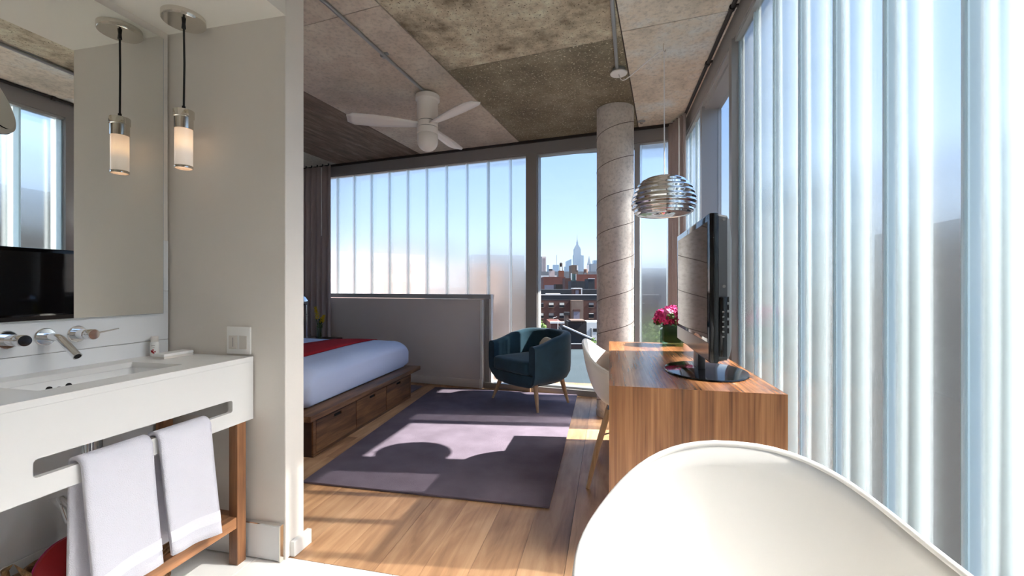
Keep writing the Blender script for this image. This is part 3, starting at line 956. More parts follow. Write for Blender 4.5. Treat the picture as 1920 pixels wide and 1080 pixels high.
spike(0.012, 0, 0.14, 0.0, 0, 0.10, M['leaf'], fv, 'foliage', 40, 0.045)

# ------------------------------------------------------------------ teal tub armchair
ACX, ACY = -0.715, 4.085
ac_rot = math.atan2(-0.605, 0.795)      # local -y is the open front
arm = empty('tub_armchair', (ACX, ACY, 0.014), ac_rot, 'teal velvet tub armchair on four splayed pale wood legs by the window', 'armchair')
def ac_path(t):
    """plan of the shell centre line, t 0..1 from one arm front round the back to the other"""
    W, D, fr = 0.305, 0.275, -0.29
    n = 2.7
    if t < 0.22:
        return Vector((-W + 0.012 * (1 - t / 0.22), fr + (0.29) * (t / 0.22) + 0.0, 0))
    if t > 0.78:
        k = (1 - t) / 0.22
        return Vector((W - 0.012 * (1 - k), fr + 0.29 * k, 0))
    a = PI - (t - 0.22) / 0.56 * PI
    cx_, sy_ = math.cos(a), math.sin(a)
    return Vector((W * math.copysign(abs(cx_) ** (2 / n), cx_), D * abs(sy_) ** (2 / n), 0))
NT_, NS_ = 49, 16
sec = []
for i in range(NT_):
    t = i / (NT_ - 1)
    p = ac_path(t)
    d = (ac_path(min(1, t + 0.01)) - ac_path(max(0, t - 0.01))).normalized()
    nrm = Vector((d.y, -d.x, 0))
    if nrm.dot(p) < 0: nrm = -nrm          # outwards
    s_ = min(1, max(0, (0.5 - abs(t - 0.5)) / 0.36))
    top = 0.575 + 0.10 * (s_ * s_ * (3 - 2 * s_))
    th_ = 0.042
    cen = Vector((0, -0.02, 0))
    prof2 = [(-0.03, 0.225, 0.80), (th_ * 0.6, 0.215, 0.80), (th_, 0.25, 0.90), (th_, 0.31, 0.985), (th_, 0.38, 1.0), (th_, top - 0.035, 1.0), (th_ * 0.8, top - 0.01, 1.0),
             (th_ * 0.35, top, 1.0), (-th_ * 0.35, top, 1.0), (-th_ * 0.8, top - 0.01, 1.0), (-th_, top - 0.035, 1.0), (-th_, 0.42, 1.0), (-th_, 0.28, 0.98)]
    ring = []
    for o_, z, sc_ in prof2:
        q = p + nrm * o_
        q = Vector((q.x * sc_, q.y * (sc_ if q.y > 0 else (1 - (1 - sc_) * 0.55)), z))
        ring.append(q)
    sec.append(ring)
ns_ = len(sec[0])
m = MB()
vv = [q for r_ in sec for q in r_]
ff = [(i * ns_ + j, i * ns_ + (j + 1) % ns_, (i + 1) * ns_ + (j + 1) % ns_, (i + 1) * ns_ + j) for i in range(NT_ - 1) for j in range(ns_)]
ff.append(tuple(range(ns_))); ff.append(tuple((NT_ - 1) * ns_ + j for j in range(ns_ - 1, -1, -1)))
m.add(vv, ff).build('tub_shell', M['teal'], arm, bevel=0.0, smooth=True, angle=55)
# curved front/base below the seat
def ac_outline(sc_, n=40, front=-0.305):
    pts = []
    for i in range(n + 1):
        p = ac_path(i / n)
        pts.append((p.x * sc_, p.y * sc_ if p.y > 0 else p.y * (0.6 + 0.4 * sc_)))
    for k in range(1, 8):
        u = k / 8
        xx = (0.293 - 0.586 * u) * sc_
        pts.append((xx, (front + 0.018) * (0.6 + 0.4 * sc_) - 0.03 * math.sin(PI * u)))
    return pts
lv = [(0.205, 0.55), (0.205, 0.72), (0.22, 0.84), (0.25, 0.94), (0.285, 0.985), (0.31, 0.985), (0.315, 0.93)]
rings = [[(x_, y_, z_ - (0.012 if z_ < 0.24 else 0)) for x_, y_ in ac_outline(s_)] for z_, s_ in lv]
n_ = len(rings[0])
m = MB()
m.add([q for r_ in rings for q in r_], [(i * n_ + j, i * n_ + (j + 1) % n_, (i + 1) * n_ + (j + 1) % n_, (i + 1) * n_ + j) for i in range(len(rings) - 1) for j in range(n_)] + [tuple(range(n_)), tuple((len(rings) - 1) * n_ + j for j in range(n_))])
m.build('seat_base', M['teal'], arm, smooth=True, angle=50)
cush = rounded_rect(-0.252, 0.252, -0.322, 0.215, 0.06, 5)
lv2 = [(0.318, 0.96), (0.325, 0.99), (0.345, 1.0), (0.40, 1.0), (0.422, 0.985), (0.432, 0.95), (0.438, 0.80), (0.441, 0.4)]
rings = [[(x_ * s_, (y_ + 0.05) * s_ - 0.05, z_) for x_, y_ in cush] for z_, s_ in lv2]
n_ = len(rings[0])
m = MB()
m.add([q for r_ in rings for q in r_], [(i * n_ + j, i * n_ + (j + 1) % n_, (i + 1) * n_ + (j + 1) % n_, (i + 1) * n_ + j) for i in range(len(rings) - 1) for j in range(n_)] + [tuple(range(n_)), tuple((len(rings) - 1) * n_ + j for j in range(n_))])
m.build('seat_cushion', M['teal'], arm, smooth=True, angle=60)
for sx, sy, fx, fy in ((-1, -1, 0.325, -0.25), (1, -1, 0.325, -0.25), (-1, 1, 0.27, 0.20), (1, 1, 0.27, 0.20)):
    tx, ty = 0.24, (-0.20 if sy < 0 else 0.14)
    MB().tube([(sx * tx, ty, 0.235), (sx * (tx * 0.5 + fx * 0.5), (ty + fy) / 2, 0.11), (sx * fx, fy, 0.0)], [0.024, 0.019, 0.011], 12).build('leg', M['leg_wood'], arm, smooth=True)
pil = empty('scatter_cushion', (ACX, ACY, 0.458), ac_rot, 'small cream cushion leaning inside the teal armchair', 'cushion')
def pillow(u, v):
    a = u * 2 * PI
    s_ = math.sin(v * PI)
    cx_ = math.copysign(abs(math.cos(a)) ** 0.6, math.cos(a)); sx_ = math.copysign(abs(math.sin(a)) ** 0.6, math.sin(a))
    rad = s_ ** 0.55
    return (0.125 * cx_ * rad, 0.045 * (math.cos(v * PI)) * (0.35 + 0.65 * (1 - abs(cx_ * sx_) * rad)), 0.085 * sx_ * rad)
po = MB().grid(pillow, 32, 14, True).build('pad', M['cream'], pil, smooth=True, angle=180)
po.matrix_local = Matrix.Translation((0.115, 0.09, 0.078)) @ Matrix.Rotation(math.radians(-24), 4, 'X') @ Matrix.Rotation(math.radians(14), 4, 'Y')

# ------------------------------------------------------------------ desk
DX0, DX1, DY0, DY1, DZ = 0.0, 0.645, 1.765, 3.19, 0.72
desk = empty('desk', (DX0, DY0, 0), 0, 'long walnut waterfall desk against the right glass wall', 'desk')
w_, l_ = DX1 - DX0, DY1 - DY0
MB().box(0, w_, 0.0405, l_ - 0.0405, DZ - 0.04, DZ).build('desk_top', M['walnut_y'], desk)
MB().add([(0, 0, 0), (w_, 0, 0), (w_, 0.04, 0), (0, 0.04, 0), (0, 0, DZ - 0.0005), (w_, 0, DZ - 0.0005), (w_, 0.04, DZ - 0.0005), (0, 0.04, DZ - 0.0005)],
         [(0, 3, 2, 1), (4, 5, 6, 7), (0, 1, 5, 4), (2, 3, 7, 6), (0, 4, 7, 3), (1, 2, 6, 5)]).build('side_panel', M['walnut_v'], desk)
box('top_edge_band', M['walnut_y'], desk, 0, w_, 0.0006, 0.0404, DZ - 0.0004, DZ)
MB().box(0, w_, l_ - 0.04, l_, 0, DZ).build('side_panel', M['walnut_v'], desk)
box('back_panel', M['walnut_y'], desk, w_ - 0.02, w_, 0.041, l_ - 0.041, 0.35, DZ - 0.041)

# ------------------------------------------------------------------ white shell chairs
RIM = [(0, 0.8072), (30, 0.766), (60, 0.6705), (90, 0.658), (120, 0.6456), (150, 0.50), (180, 0.455)]
def _rim_raw(deg):
    deg = abs(deg)
    for (a, za), (b, zb) in zip(RIM, RIM[1:]):
        if deg <= b: return za + (zb - za) * (deg - a) / (b - a)
    return RIM[-1][1]
_rk = [(k, math.exp(-0.5 * (k / 13.0) ** 2)) for k in range(-40, 41, 2)]
_rs = sum(w for _, w in _rk)
def rim_z(deg):
    return sum(_rim_raw(deg + k) * w for k, w in _rk) / _rs
def shell_pt(u, v):
    a = (u - 0.5) * 2 * PI
    s_, c_ = math.sin(a), math.cos(a)
    n = 2.38
    rx = 0.303 * math.copysign(abs(s_) ** (2 / n), s_)
    ry = (0.265 if c_ > 0 else 0.24) * math.copysign(abs(c_) ** (2 / n), c_)
    zr = rim_z(math.degrees(a))
    f = 0.80 * math.sin(v * PI / 2) ** 0.75 + 0.20 * v ** 2.2
    hh = zr - 0.425
    g = (v ** 2.6)
    if hh < 0.1: g = v ** 2
    return (rx * f, ry * f, 0.425 + hh * g)
def shell_chair(loc, rot, label, cat='chair'):
    root = empty('shell_chair', loc, rot, label, cat, 'white moulded shell chairs')
    m = MB()
    nu, nv = 72, 22
    m.grid(lambda u, v: shell_pt(u, 0.02 + 0.98 * v), nu, nv, True)
    m.f.append(tuple(range(nu - 1, -1, -1)))
    m.build('seat_shell', M['shell'], root, smooth=True, angle=180, solid=0.012)
    mm = MB()
    pth = [shell_pt(k / 72, 1.0) for k in range(73)]
    mm.tube(pth, 0.0072, 8, caps=False).build('rim', M['shell'], root, smooth=True, angle=180)
    for sx in (-1, 1):
        for sy in (-1, 1):
            MB().tube([(sx * 0.12, sy * 0.11, 0.415), (sx * 0.175, sy * 0.17, 0.20), (sx * 0.225, sy * 0.215, 0.0)], [0.017, 0.0165, 0.011], 12).build('leg', M['leg_wood'], root, smooth=True)
    for sx in (-1, 1):
        MB().tube([(sx * 0.155, -0.145, 0.28), (-sx * 0.155, 0.145, 0.28)], 0.004, 8).build('brace', M['black_matte'], root, smooth=True)
    box('under_frame', M['black_matte'], root, -0.13, 0.13, -0.12, 0.12, 0.392, 0.412, bevel=0.004)
    return root
shell_chair((0.252, 0.698, 0), -0.008, 'large white moulded shell chair in the near foreground beside the glass')
shell_chair((0.115, 2.61, 0), math.radians(86), 'white moulded shell chair pushed under the walnut desk')

# ------------------------------------------------------------------ television
tv = empty('television', (0.42, 2.158, DZ + 0.0005), 0, 'black flat-screen television on an oval stand on the walnut desk', 'television')
# local: screen faces -x, width along y
hw = 0.398
box('bezel', M['black_gloss'], tv, -0.045, -0.012, -hw, hw, 0.105, 0.682, bevel=0.006)
box('screen', M['screen'], tv, -0.0465, -0.044, -hw + 0.035, hw - 0.035, 0.195, 0.652)
box('speaker_bar', M['speaker'], tv, -0.0462, -0.0452, -hw + 0.012, hw - 0.012, 0.112, 0.180)
m = MB()
bk = []
for xx, iy, z0, z1 in ((-0.012, 0.004, 0.11, 0.678), (0.02, 0.01, 0.115, 0.672), (0.035, 0.03, 0.13, 0.655), (0.05, 0.07, 0.15, 0.60), (0.062, 0.13, 0.17, 0.50), (0.066, 0.20, 0.20, 0.42)):
    bk.append([(xx, q[0], q[1]) for q in rounded_rect(-hw + iy, hw - iy, z0, z1, 0.012, 3)])
n_ = len(bk[0])
m.add([q for r_ in bk for q in r_], [(i * n_ + j, i * n_ + (j + 1) % n_, (i + 1) * n_ + (j + 1) % n_, (i + 1) * n_ + j) for i in range(len(bk) - 1) for j in range(n_)] + [tuple(range(n_)), tuple((len(bk) - 1) * n_ + j for j in range(n_))])
m.build('back_cover', M['black_matte'], tv, smooth=True, angle=35)
pan = box('control_panel', M['black_gloss'], tv, -0.010, 0.018, -hw - 0.0012, -hw + 0.02, 0.13, 0.36, bevel=0.004)
for k in range(6):
    box('button', M['silver_plastic'], pan, -0.001, 0.007, -hw - 0.0022, -hw, 0.205 + 0.019 * k, 0.211 + 0.019 * k)
for zc in (0.40, 0.655):
    MB().tube([(0.006, -hw + 0.004, zc), (0.006, -hw - 0.0015, zc)], 0.006, 12).build('screw_cap', M['silver_plastic'], tv, smooth=True)
for k in range(5):
    box('port', M['dark'], tv, 0.0205, 0.026, -hw + 0.010, -hw + 0.012, 0.22 + 0.03 * k, 0.24 + 0.03 * k)
box('neck', M['black_matte'], tv, -0.022, 0.012, -0.055, 0.055, 0.014, 0.14, bevel=0.008)
MB().lathe([(0.001, 0.0), (0.18, 0.0), (0.184, 0.003), (0.182, 0.008), (0.12, 0.016), (0.04, 0.022), (0.001, 0.023)], 56, (0.02, 0.0, 0), 0.98, 1.3).build('stand_base', M['black_gloss'], tv, smooth=True, angle=25)

# ------------------------------------------------------------------ hydrangeas in a glass cube
vz = empty('flower_vase', (0.415, 3.075, DZ + 0.0005), 0, 'square green-lined glass vase of pink hydrangeas on the desk behind the television', 'flower vase')
vh, vt = 0.066, 0.004
for x0, x1, y0, y1 in ((-vh, vh, -vh, -vh + vt), (-vh, vh, vh - vt, vh), (-vh, -vh + vt, -vh + vt, vh - vt), (vh - vt, vh, -vh + vt, vh - vt)):
    box('glass_side', M['vase_glass'], vz, x0, x1, y0, y1, 0, 0.145)
box('glass_bottom', M['vase_glass'], vz, -vh + vt, vh - vt, -vh + vt, vh - vt, 0, 0.012)
box('leaf_lining', M['leaf_dark'], vz, -vh + 0.010, vh - 0.010, -vh + 0.010, vh - 0.010, 0.022, 0.14, bevel=0.012)
def petals(center, R, n, mat, name, par, size=0.02, zmin=-0.5):
    m = MB()
    for k in range(n):
        zc = zmin + (1 - zmin) * (k + 0.5) / n
        a = k * 2.399
        rr = math.sqrt(max(0, 1 - zc * zc))
        nrm = Vector((rr * math.cos(a), rr * math.sin(a), zc))
        c = Vector(center) + nrm * R * random.uniform(0.85, 1.08)
        t1 = nrm.cross(Vector((0, 0, 1)) if abs(zc) < 0.9 else Vector((1, 0, 0))).normalized()
        t2 = nrm.cross(t1)
        rot = random.uniform(0, PI)
        for q in range(4):
            b = rot + q * PI / 2
            d = (t1 * math.cos(b) + t2 * math.sin(b)); e = (t2 * math.cos(b) - t1 * math.sin(b))
            sz = size * random.uniform(0.8, 1.15)
            lift = nrm * sz * random.uniform(0.05, 0.4)
            m.add([c, c + d * sz * 0.6 + e * sz * 0.42, c + d * sz * 1.05 + lift, c + d * sz * 0.6 - e * sz * 0.42], [(0, 1, 2, 3)])
    return m.build(name, mat, par)
for c, R, mt, nm in (((-0.055, -0.03, 0.185), 0.062, 'pink', 46), ((0.045, -0.05, 0.18), 0.062, 'magenta', 46), ((0.0, 0.045, 0.195), 0.066, 'pink', 46), ((0.0, -0.01, 0.215), 0.055, 'pink', 40), ((-0.05, 0.05, 0.17), 0.055, 'magenta', 40), ((0.07, 0.03, 0.165), 0.055, 'magenta', 40), ((-0.03, -0.06, 0.22), 0.03, 'pink_pale', 16)):
    petals(c, R, nm, M[mt], 'bloom', vz)
for c in ((-0.02, -0.09, 0.20), (0.03, -0.10, 0.165), (-0.09, 0.0, 0.155)):
    petals(c, 0.018, 8, M['leaf'], 'leaf', vz, 0.022)

# ------------------------------------------------------------------ washstand
VX0, VX1, VY0, VY1 = -1.88, -1.44, 0.694, 1.489
van = empty('washstand', (VX1, VY1, 0), 0, 'white washstand with slotted apron on a walnut leg frame', 'washstand')
X0, X1, Y0, Y1 = VX0 - VX1, 0.0, VY0 - VY1, 0.0       # local
bx0, bx1, by0, by1 = -0.345, -0.105, -0.625, -0.215    # basin opening
Zt, Zb = 0.83, 0.572
m = MB()
m.box(X0, bx0, Y0, Y1, Zt - 0.02, Zt); m.box(bx1, X1, Y0, Y1, Zt - 0.02, Zt)
m.box(bx0, bx1, Y0, by0, Zt - 0.02, Zt); m.box(bx0, bx1, by1, Y1, Zt - 0.02, Zt)
m.build('counter_top', M['solid_white'], van)
# apron with slot (rounded corners)
sy0, sy1, sz0, sz1 = 0.794 - VY1, 1.389 - VY1, 0.626, 0.674
outer = [(Y0, Zb), (Y1, Zb), (Y1, Zt - 0.0205), (Y0, Zt - 0.0205)]
inner = rounded_rect(sy0, sy1, sz0, sz1, 0.010, 4)
bm = bmesh.new()
def loop(pts, xx): return [bm.verts.new((xx, a, b)) for a, b in pts]
fo, fi = loop(outer, 0.0), loop(inner, 0.0)
bo, bi = loop(outer, -0.02), loop(inner, -0.02)
for L_ in (fo, fi, bo, bi):
    for i in range(len(L_)): bm.edges.new((L_[i], L_[(i + 1) % len(L_)]))
for A_, B_ in ((fo, bo), (fi, bi)):
    for i in range(len(A_)):
        j = (i + 1) % len(A_)
        bm.faces.new((A_[i], A_[j], B_[j], B_[i]))
for A_, B_ in ((fo, fi), (bo, bi)):
    es = [e for e in bm.edges if all(v in A_ or v in B_ for v in e.verts)]
    bmesh.ops.triangle_fill(bm, use_beauty=True, use_dissolve=False, edges=es)
bmesh.ops.recalc_face_normals(bm, faces=bm.faces)
me = bpy.data.meshes.new('apron'); bm.to_mesh(me); bm.free()
me.materials.append(M['solid_white'])
link(bpy.data.objects.new('apron', me), van)
box('apron_side', M['solid_white'], van, X0, -0.0205, -0.02, 0.0, Zb, Zt - 0.0205)
box('apron_side', M['solid_white'], van, X0, -0.0205, Y0, Y0 + 0.02, Zb, Zt - 0.0205)
# basin: open box with overflow holes
bas = empty('washbasin', (VX1, VY1, 0), 0, 'rectangular white porcelain basin set under the washstand counter', 'washbasin')
m = MB()
e_ = 0.004; zb = 0.70
ax0, ax1, ay0, ay1 = bx0 - e_, bx1 + e_, by0 - e_, by1 + e_
def basin_rect(ins, r): return rounded_rect(ax0 + ins, ax1 - ins, ay0 + ins, ay1 - ins, r, 5)
lv = [(0.809, 0.0, 0.02), (0.76, 0.004, 0.022), (0.715, 0.012, 0.03), (0.703, 0.03, 0.035), (0.70, 0.06, 0.03)]
rings = [[(a, b, z_) for a, b in basin_rect(i_, r_)] for z_, i_, r_ in lv]
n_ = len(rings[0])
m.add([q for r_ in rings for q in r_], [(i * n_ + j, i * n_ + (j + 1) % n_, (i + 1) * n_ + (j + 1) % n_, (i + 1) * n_ + j) for i in range(len(rings) - 1) for j in range(n_)] + [tuple((len(rings) - 1) * n_ + j for j in range(n_))])
m.build('bowl', M['porcelain'], bas, smooth=True, angle=50, solid=0.008)
for dy, dz in ((-0.026, 0.0), (0.0, -0.006), (0.026, 0.0)):
    yy = (1.048 - VY1) + dy
    MB().tube([(ax0 + 0.0065, yy, 0.785 + dz), (ax0 + 0.0095, yy, 0.785 + dz)], 0.0085, 14).build('overflow_hole', M['dark'], bas, smooth=True)
MB().lathe([(0.0, 0.001), (0.028, 0.001), (0.03, 0.004), (0.0, 0.006)], 20, ((ax0 + ax1) / 2, (by0 + by1) / 2, 0.705)).build('drain', M['chrome'], bas, smooth=True)
# legs and stretchers
lw = 0.042
for yy0 in (-0.024 - lw, Y0 + 0.002):
    for xx0 in (-0.012 - lw, X0 + 0.012):
        box('leg', M['vanity_wood'], van, xx0, xx0 + lw, yy0, yy0 + lw, 0, Zb, bevel=0.0015, seg=1)
ys0, ys1 = Y0 + 0.002 + lw, -0.024 - lw
box('stretcher', M['vanity_rail'], van, -0.012 - lw + 0.004, -0.016, ys0, ys1, 0.150, 0.194, bevel=0.001, seg=1)
box('stretcher', M['vanity_rail'], van, X0 + 0.016, X0 + 0.012 + lw - 0.004, ys0, ys1, 0.150, 0.194, bevel=0.001, seg=1)
box('stretcher', M['vanity_rail'], van, X0 + 0.012 + lw, -0.012 - lw, -0.024 - lw + 0.004, -0.028, 0.150, 0.194, bevel=0.001, seg=1)
box('stretcher', M['vanity_rail'], van, X0 + 0.012 + lw, -0.012 - lw, Y0 + 0.006, Y0 + lw - 0.002, 0.150, 0.194, bevel=0.001, seg=1)

# plumbing under the basin
plm = empty('drain_trap', (-1.69, 1.075, 0.32), 0, 'chrome drain pipe and trap under the washstand', 'plumbing')
MB().tube([(0, 0, 0.372), (0, 0, 0.06)], 0.018, 14).build('tailpiece', M['chrome'], plm, smooth=True)
MB().tube([(0, 0, 0.06), (0, 0, 0.03), (-0.02, 0, 0.0), (-0.05, 0, -0.01), (-0.08, 0, 0.01), (-0.10, 0, 0.05), (-0.13, 0, 0.07), (-0.188, 0, 0.07)], 0.018, 14).build('trap_bend', M['chrome'], plm, smooth=True)
MB().tube([(0, 0, 0.20), (0, 0, 0.24)], 0.025, 14).build('slip_nut', M['chrome'], plm, smooth=True)
for nm_, yy in (('left', 0.90), ('right', 1.20)):
    sv = empty('stop_valve', (-1.881, yy, 0.52), 0, 'chrome stop valve with hose on the wall under the basin, ' + ('left of the drain' if nm_ == 'left' else 'right of the drain'), 'valve', 'stop valves under the basin')
    MB().lathe([(0.0, 0.0), (0.032, 0.0), (0.03, 0.006), (0.0, 0.012)], 20).build('flange', M['chrome'], sv, smooth=True, M=Matrix.Rotation(PI / 2, 4, 'Y'))
    MB().tube([(0, 0, 0), (0.06, 0, 0)], 0.009, 10).build('stub', M['chrome'], sv, smooth=True)
    MB().lathe([(0.0, 0.0), (0.016, 0.0), (0.016, 0.014), (0.0, 0.014)], 14, (0.06, 0, -0.007), 1, 0.5).build('handle', M['chrome'], sv, smooth=True)
    MB().tube([(0.05, 0, 0.0), (0.05, 0, 0.06), (0.06, 0.02, 0.12), (0.05, 0.03, 0.20)], 0.006, 8).build('hose', M['steel'], sv, smooth=True)

# ------------------------------------------------------------------ taps
def tap_handle(y, label, lever):
    t = empty('wall_tap', (-1.881, y, 0.948), 0, label, 'tap', 'wall tap handles over the basin')
    R = Matrix.Rotation(PI / 2, 4, 'Y')
    MB().lathe([(0.0, 0.0), (0.030, 0.0), (0.030, 0.004), (0.027, 0.007), (0.0, 0.007)], 28).build('wall_plate', M['chrome'], t, smooth=True, M=R)
    MB().lathe([(0.0, 0.006), (0.0185, 0.006), (0.0185, 0.05), (0.016, 0.052), (0.016, 0.056), (0.0185, 0.058), (0.0185, 0.082), (0.017, 0.084), (0.0, 0.084)], 28).build('barrel', M['chrome'], t, smooth=True, M=R)
    if lever:
        MB().tube([(0.07, 0.0, 0.0), (0.072, 0.055, 0.008), (0.074, 0.085, 0.013)], [0.004, 0.0025, 0.002], 8).build('lever', M['chrome'], t, smooth=True)
    else:
        MB().tube([(0.07, 0.0, 0.0), (0.072, -0.055, 0.008), (0.074, -0.085, 0.013)], [0.004, 0.0025, 0.002], 8).build('lever', M['chrome'], t, smooth=True)
tap_handle(0.972, 'chrome wall tap handle left of the spout at the picture edge', False)
tap_handle(1.158, 'chrome wall tap handle with thin lever right of the spout', True)
spt = empty('tap_spout', (-1.881, 1.068, 0.948), 0, 'chrome angled wall spout over the basin', 'tap')
R = Matrix.Rotation(PI / 2, 4, 'Y')
MB().lathe([(0.0, 0.0), (0.030, 0.0), (0.030, 0.004), (0.027, 0.007), (0.0, 0.007)], 28).build('wall_plate', M['chrome'], spt, smooth=True, M=R)
MB().tube([(0.005, 0, 0), (0.05, 0, 0), (0.068, 0, -0.003), (0.082, 0, -0.012), (0.15, 0, -0.062)], 0.0125, 18).build('spout', M['chrome'], spt, smooth=True)
MB().tube([(0.1498, 0, -0.0618), (0.1508, 0, -0.0626)], 0.0095, 14).build('aerator', M['dark'], spt, smooth=True)

# ------------------------------------------------------------------ counter items
bt = empty('lotion_bottle', (-1.845, 1.402, Zt + 0.0005), math.radians(-20), 'small white toiletry bottle with a red berry print by the mirror wall', 'bottle')
MB().lathe([(0.001, 0.0), (0.017, 0.0), (0.0185, 0.003), (0.0185, 0.052), (0.015, 0.058), (0.010, 0.060), (0.001, 0.060)], 24, (0, 0, 0), 1, 0.8).build('body', M['white_plastic'], bt, smooth=True)
MB().lathe([(0.001, 0.060), (0.0125, 0.060), (0.0125, 0.080), (0.011, 0.082), (0.001, 0.082)], 20).build('cap', M['white_wall'], bt, smooth=True)
def label_patch(cx_, cz_, w, h, mat, name):
    m = MB()
    def fn(u, v):
        a = math.radians(cx_ + (u - 0.5) * w)
        return (0.0188 * math.cos(a), 0.0188 * 0.8 * math.sin(a), cz_ + (v - 0.5) * h)
    m.grid(fn, 8, 2)
    return m.build(name, mat, bt)
label_patch(-40, 0.044, 46, 0.0022, M['alu_dark'], 'print_line')
label_patch(-34, 0.037, 26, 0.0016, M['alu_dark'], 'print_line')
for k in range(11):
    random.seed(40 + k)
    label_patch(-38 + random.uniform(-28, 28), 0.021 + random.uniform(-0.008, 0.008), 17, 0.0052, M['redbag'], 'print_berry')
random.seed(77)
tray = empty('soap_box', (-1.752, 1.405, Zt + 0.0005), 0, 'flat white soap box on the washstand counter', 'soap box')
box('lid', M['white_plastic'], tray, -0.028, 0.032, -0.062, 0.062, 0.0095, 0.020, bevel=0.0012, seg=1)
box('base', M['white_wall'], tray, -0.027, 0.031, -0.061, 0.061, 0.0, 0.009)

# mirror
mir = empty('wall_mirror', (-1.88, 1.456, 1.006), 0, 'large frameless mirror above the washstand', 'mirror')
box('glass', M['mirror'], mir, 0.0, 0.010, -1.30, 0.0, 0.0, 1.18)
box('edge', M['alu_light'], mir, 0.0, 0.0098, 0.0, 0.0025, 0.0, 1.18)
box('edge', M['alu_light'], mir, 0.0, 0.0098, -1.30, 0.0025, -0.003, 0.0)

# switch plate
swp = empty('switch_plate', (-1.513, 1.4945, 0.894), 0, 'white double switch plate on the partition beside the washstand', 'switch plate')
box('plate', M['white_plastic'], swp, -0.059, 0.059, -0.008, 0.0, -0.057, 0.057, bevel=0.002)
box('rocker', M['white_wall'], swp, -0.046, -0.004, -0.0105, -0.0075, -0.036, 0.02, bevel=0.001, seg=1)
box('socket', M['white_wall'], swp, 0.006, 0.044, -0.0098, -0.0075, -0.036, 0.02, bevel=0.001, seg=1)
box('slot', M['alu_dark'], swp, -0.026, -0.023, -0.0108, -0.0104, -0.026, 0.012)

# ------------------------------------------------------------------ bathroom pendant
bp_ = empty('pendant_light', (-1.70, 1.407, 1.603), 0, 'slim nickel and opal glass pendant lit beside the mirror', 'pendant light')
cz_ = 2.227 - 1.603
MB().lathe([(0.0, cz_ - 0.001), (0.076, cz_ - 0.001), (0.076, cz_ - 0.024), (0.073, cz_ - 0.028), (0.0, cz_ - 0.028)], 44).build('canopy', M['nickel'], bp_, smooth=True)
MB().lathe([(0.0, cz_ - 0.028), (0.006, cz_ - 0.028), (0.008, cz_ - 0.05), (0.0, cz_ - 0.052)], 12).build('cord_grip', M['black_cord'], bp_, smooth=True)
MB().tube([(0, 0, cz_ - 0.03), (0.001, 0.002, 0.43), (0, 0, 0.245)], 0.0038, 8).build('cord', M['black_cord'], bp_, smooth=True)
MB().lathe([(0.0, 0.234), (0.0075, 0.234), (0.006, 0.256), (0.0, 0.258)], 12).build('cord_grip', M['black_cord'], bp_, smooth=True)
MB().lathe([(0.002, 0.237), (0.035, 0.237), (0.0365, 0.234), (0.0365, 0.208), (0.033, 0.206), (0.033, 0.160), (0.002, 0.160)], 36).build('socket_cap', M['nickel'], bp_, smooth=True)
MB().lathe([(0.031, 0.160), (0.031, 0.006)], 32, caps=False).build('glass_tube', M['opal'], bp_, smooth=True, angle=180)
MB().lathe([(0.0318, 0.010), (0.0324, 0.008), (0.0324, 0.001), (0.030, 0.0), (0.030, 0.009)], 32, caps=False).build('bottom_ring', M['nickel'], bp_, smooth=True)

# shaving mirror at the left edge, in front of the big mirror
sm = empty('shaving_mirror', (-1.87, 0.80, 1.60), 0, 'round chrome shaving mirror on an arm at the left picture edge', 'shaving mirror')
Rm = Matrix.Translation((0.14, 0.035, 0.055)) @ Matrix.Rotation(math.radians(38), 4, 'Z') @ Matrix.Rotation(math.radians(72), 4, 'Y')
MB().lathe([(0.0, 0.0), (0.098, 0.0), (0.104, 0.004), (0.106, 0.014), (0.102, 0.024), (0.0, 0.026)], 48).build('rim', M['chrome'], sm, smooth=True, M=Rm)
MB().lathe([(0.0, 0.0262), (0.092, 0.0262), (0.092, 0.0268), (0.0, 0.0268)], 40).build('glass', M['mirror'], sm, smooth=True, M=Rm)
MB().tube([(0.0, -0.08, 0.0), (0.05, -0.07, 0.0), (0.09, 0.0, 0.02), (0.13, 0.03, 0.05)], 0.007, 10).build('arm', M['chrome'], sm, smooth=True)
MB().lathe([(0.0, 0.0), (0.03, 0.0), (0.03, 0.006), (0.0, 0.008)], 24).build('wall_plate', M['chrome'], sm, smooth=True, M=Matrix.Translation((0.0005, -0.08, 0)) @ Matrix.Rotation(PI / 2, 4, 'Y'))

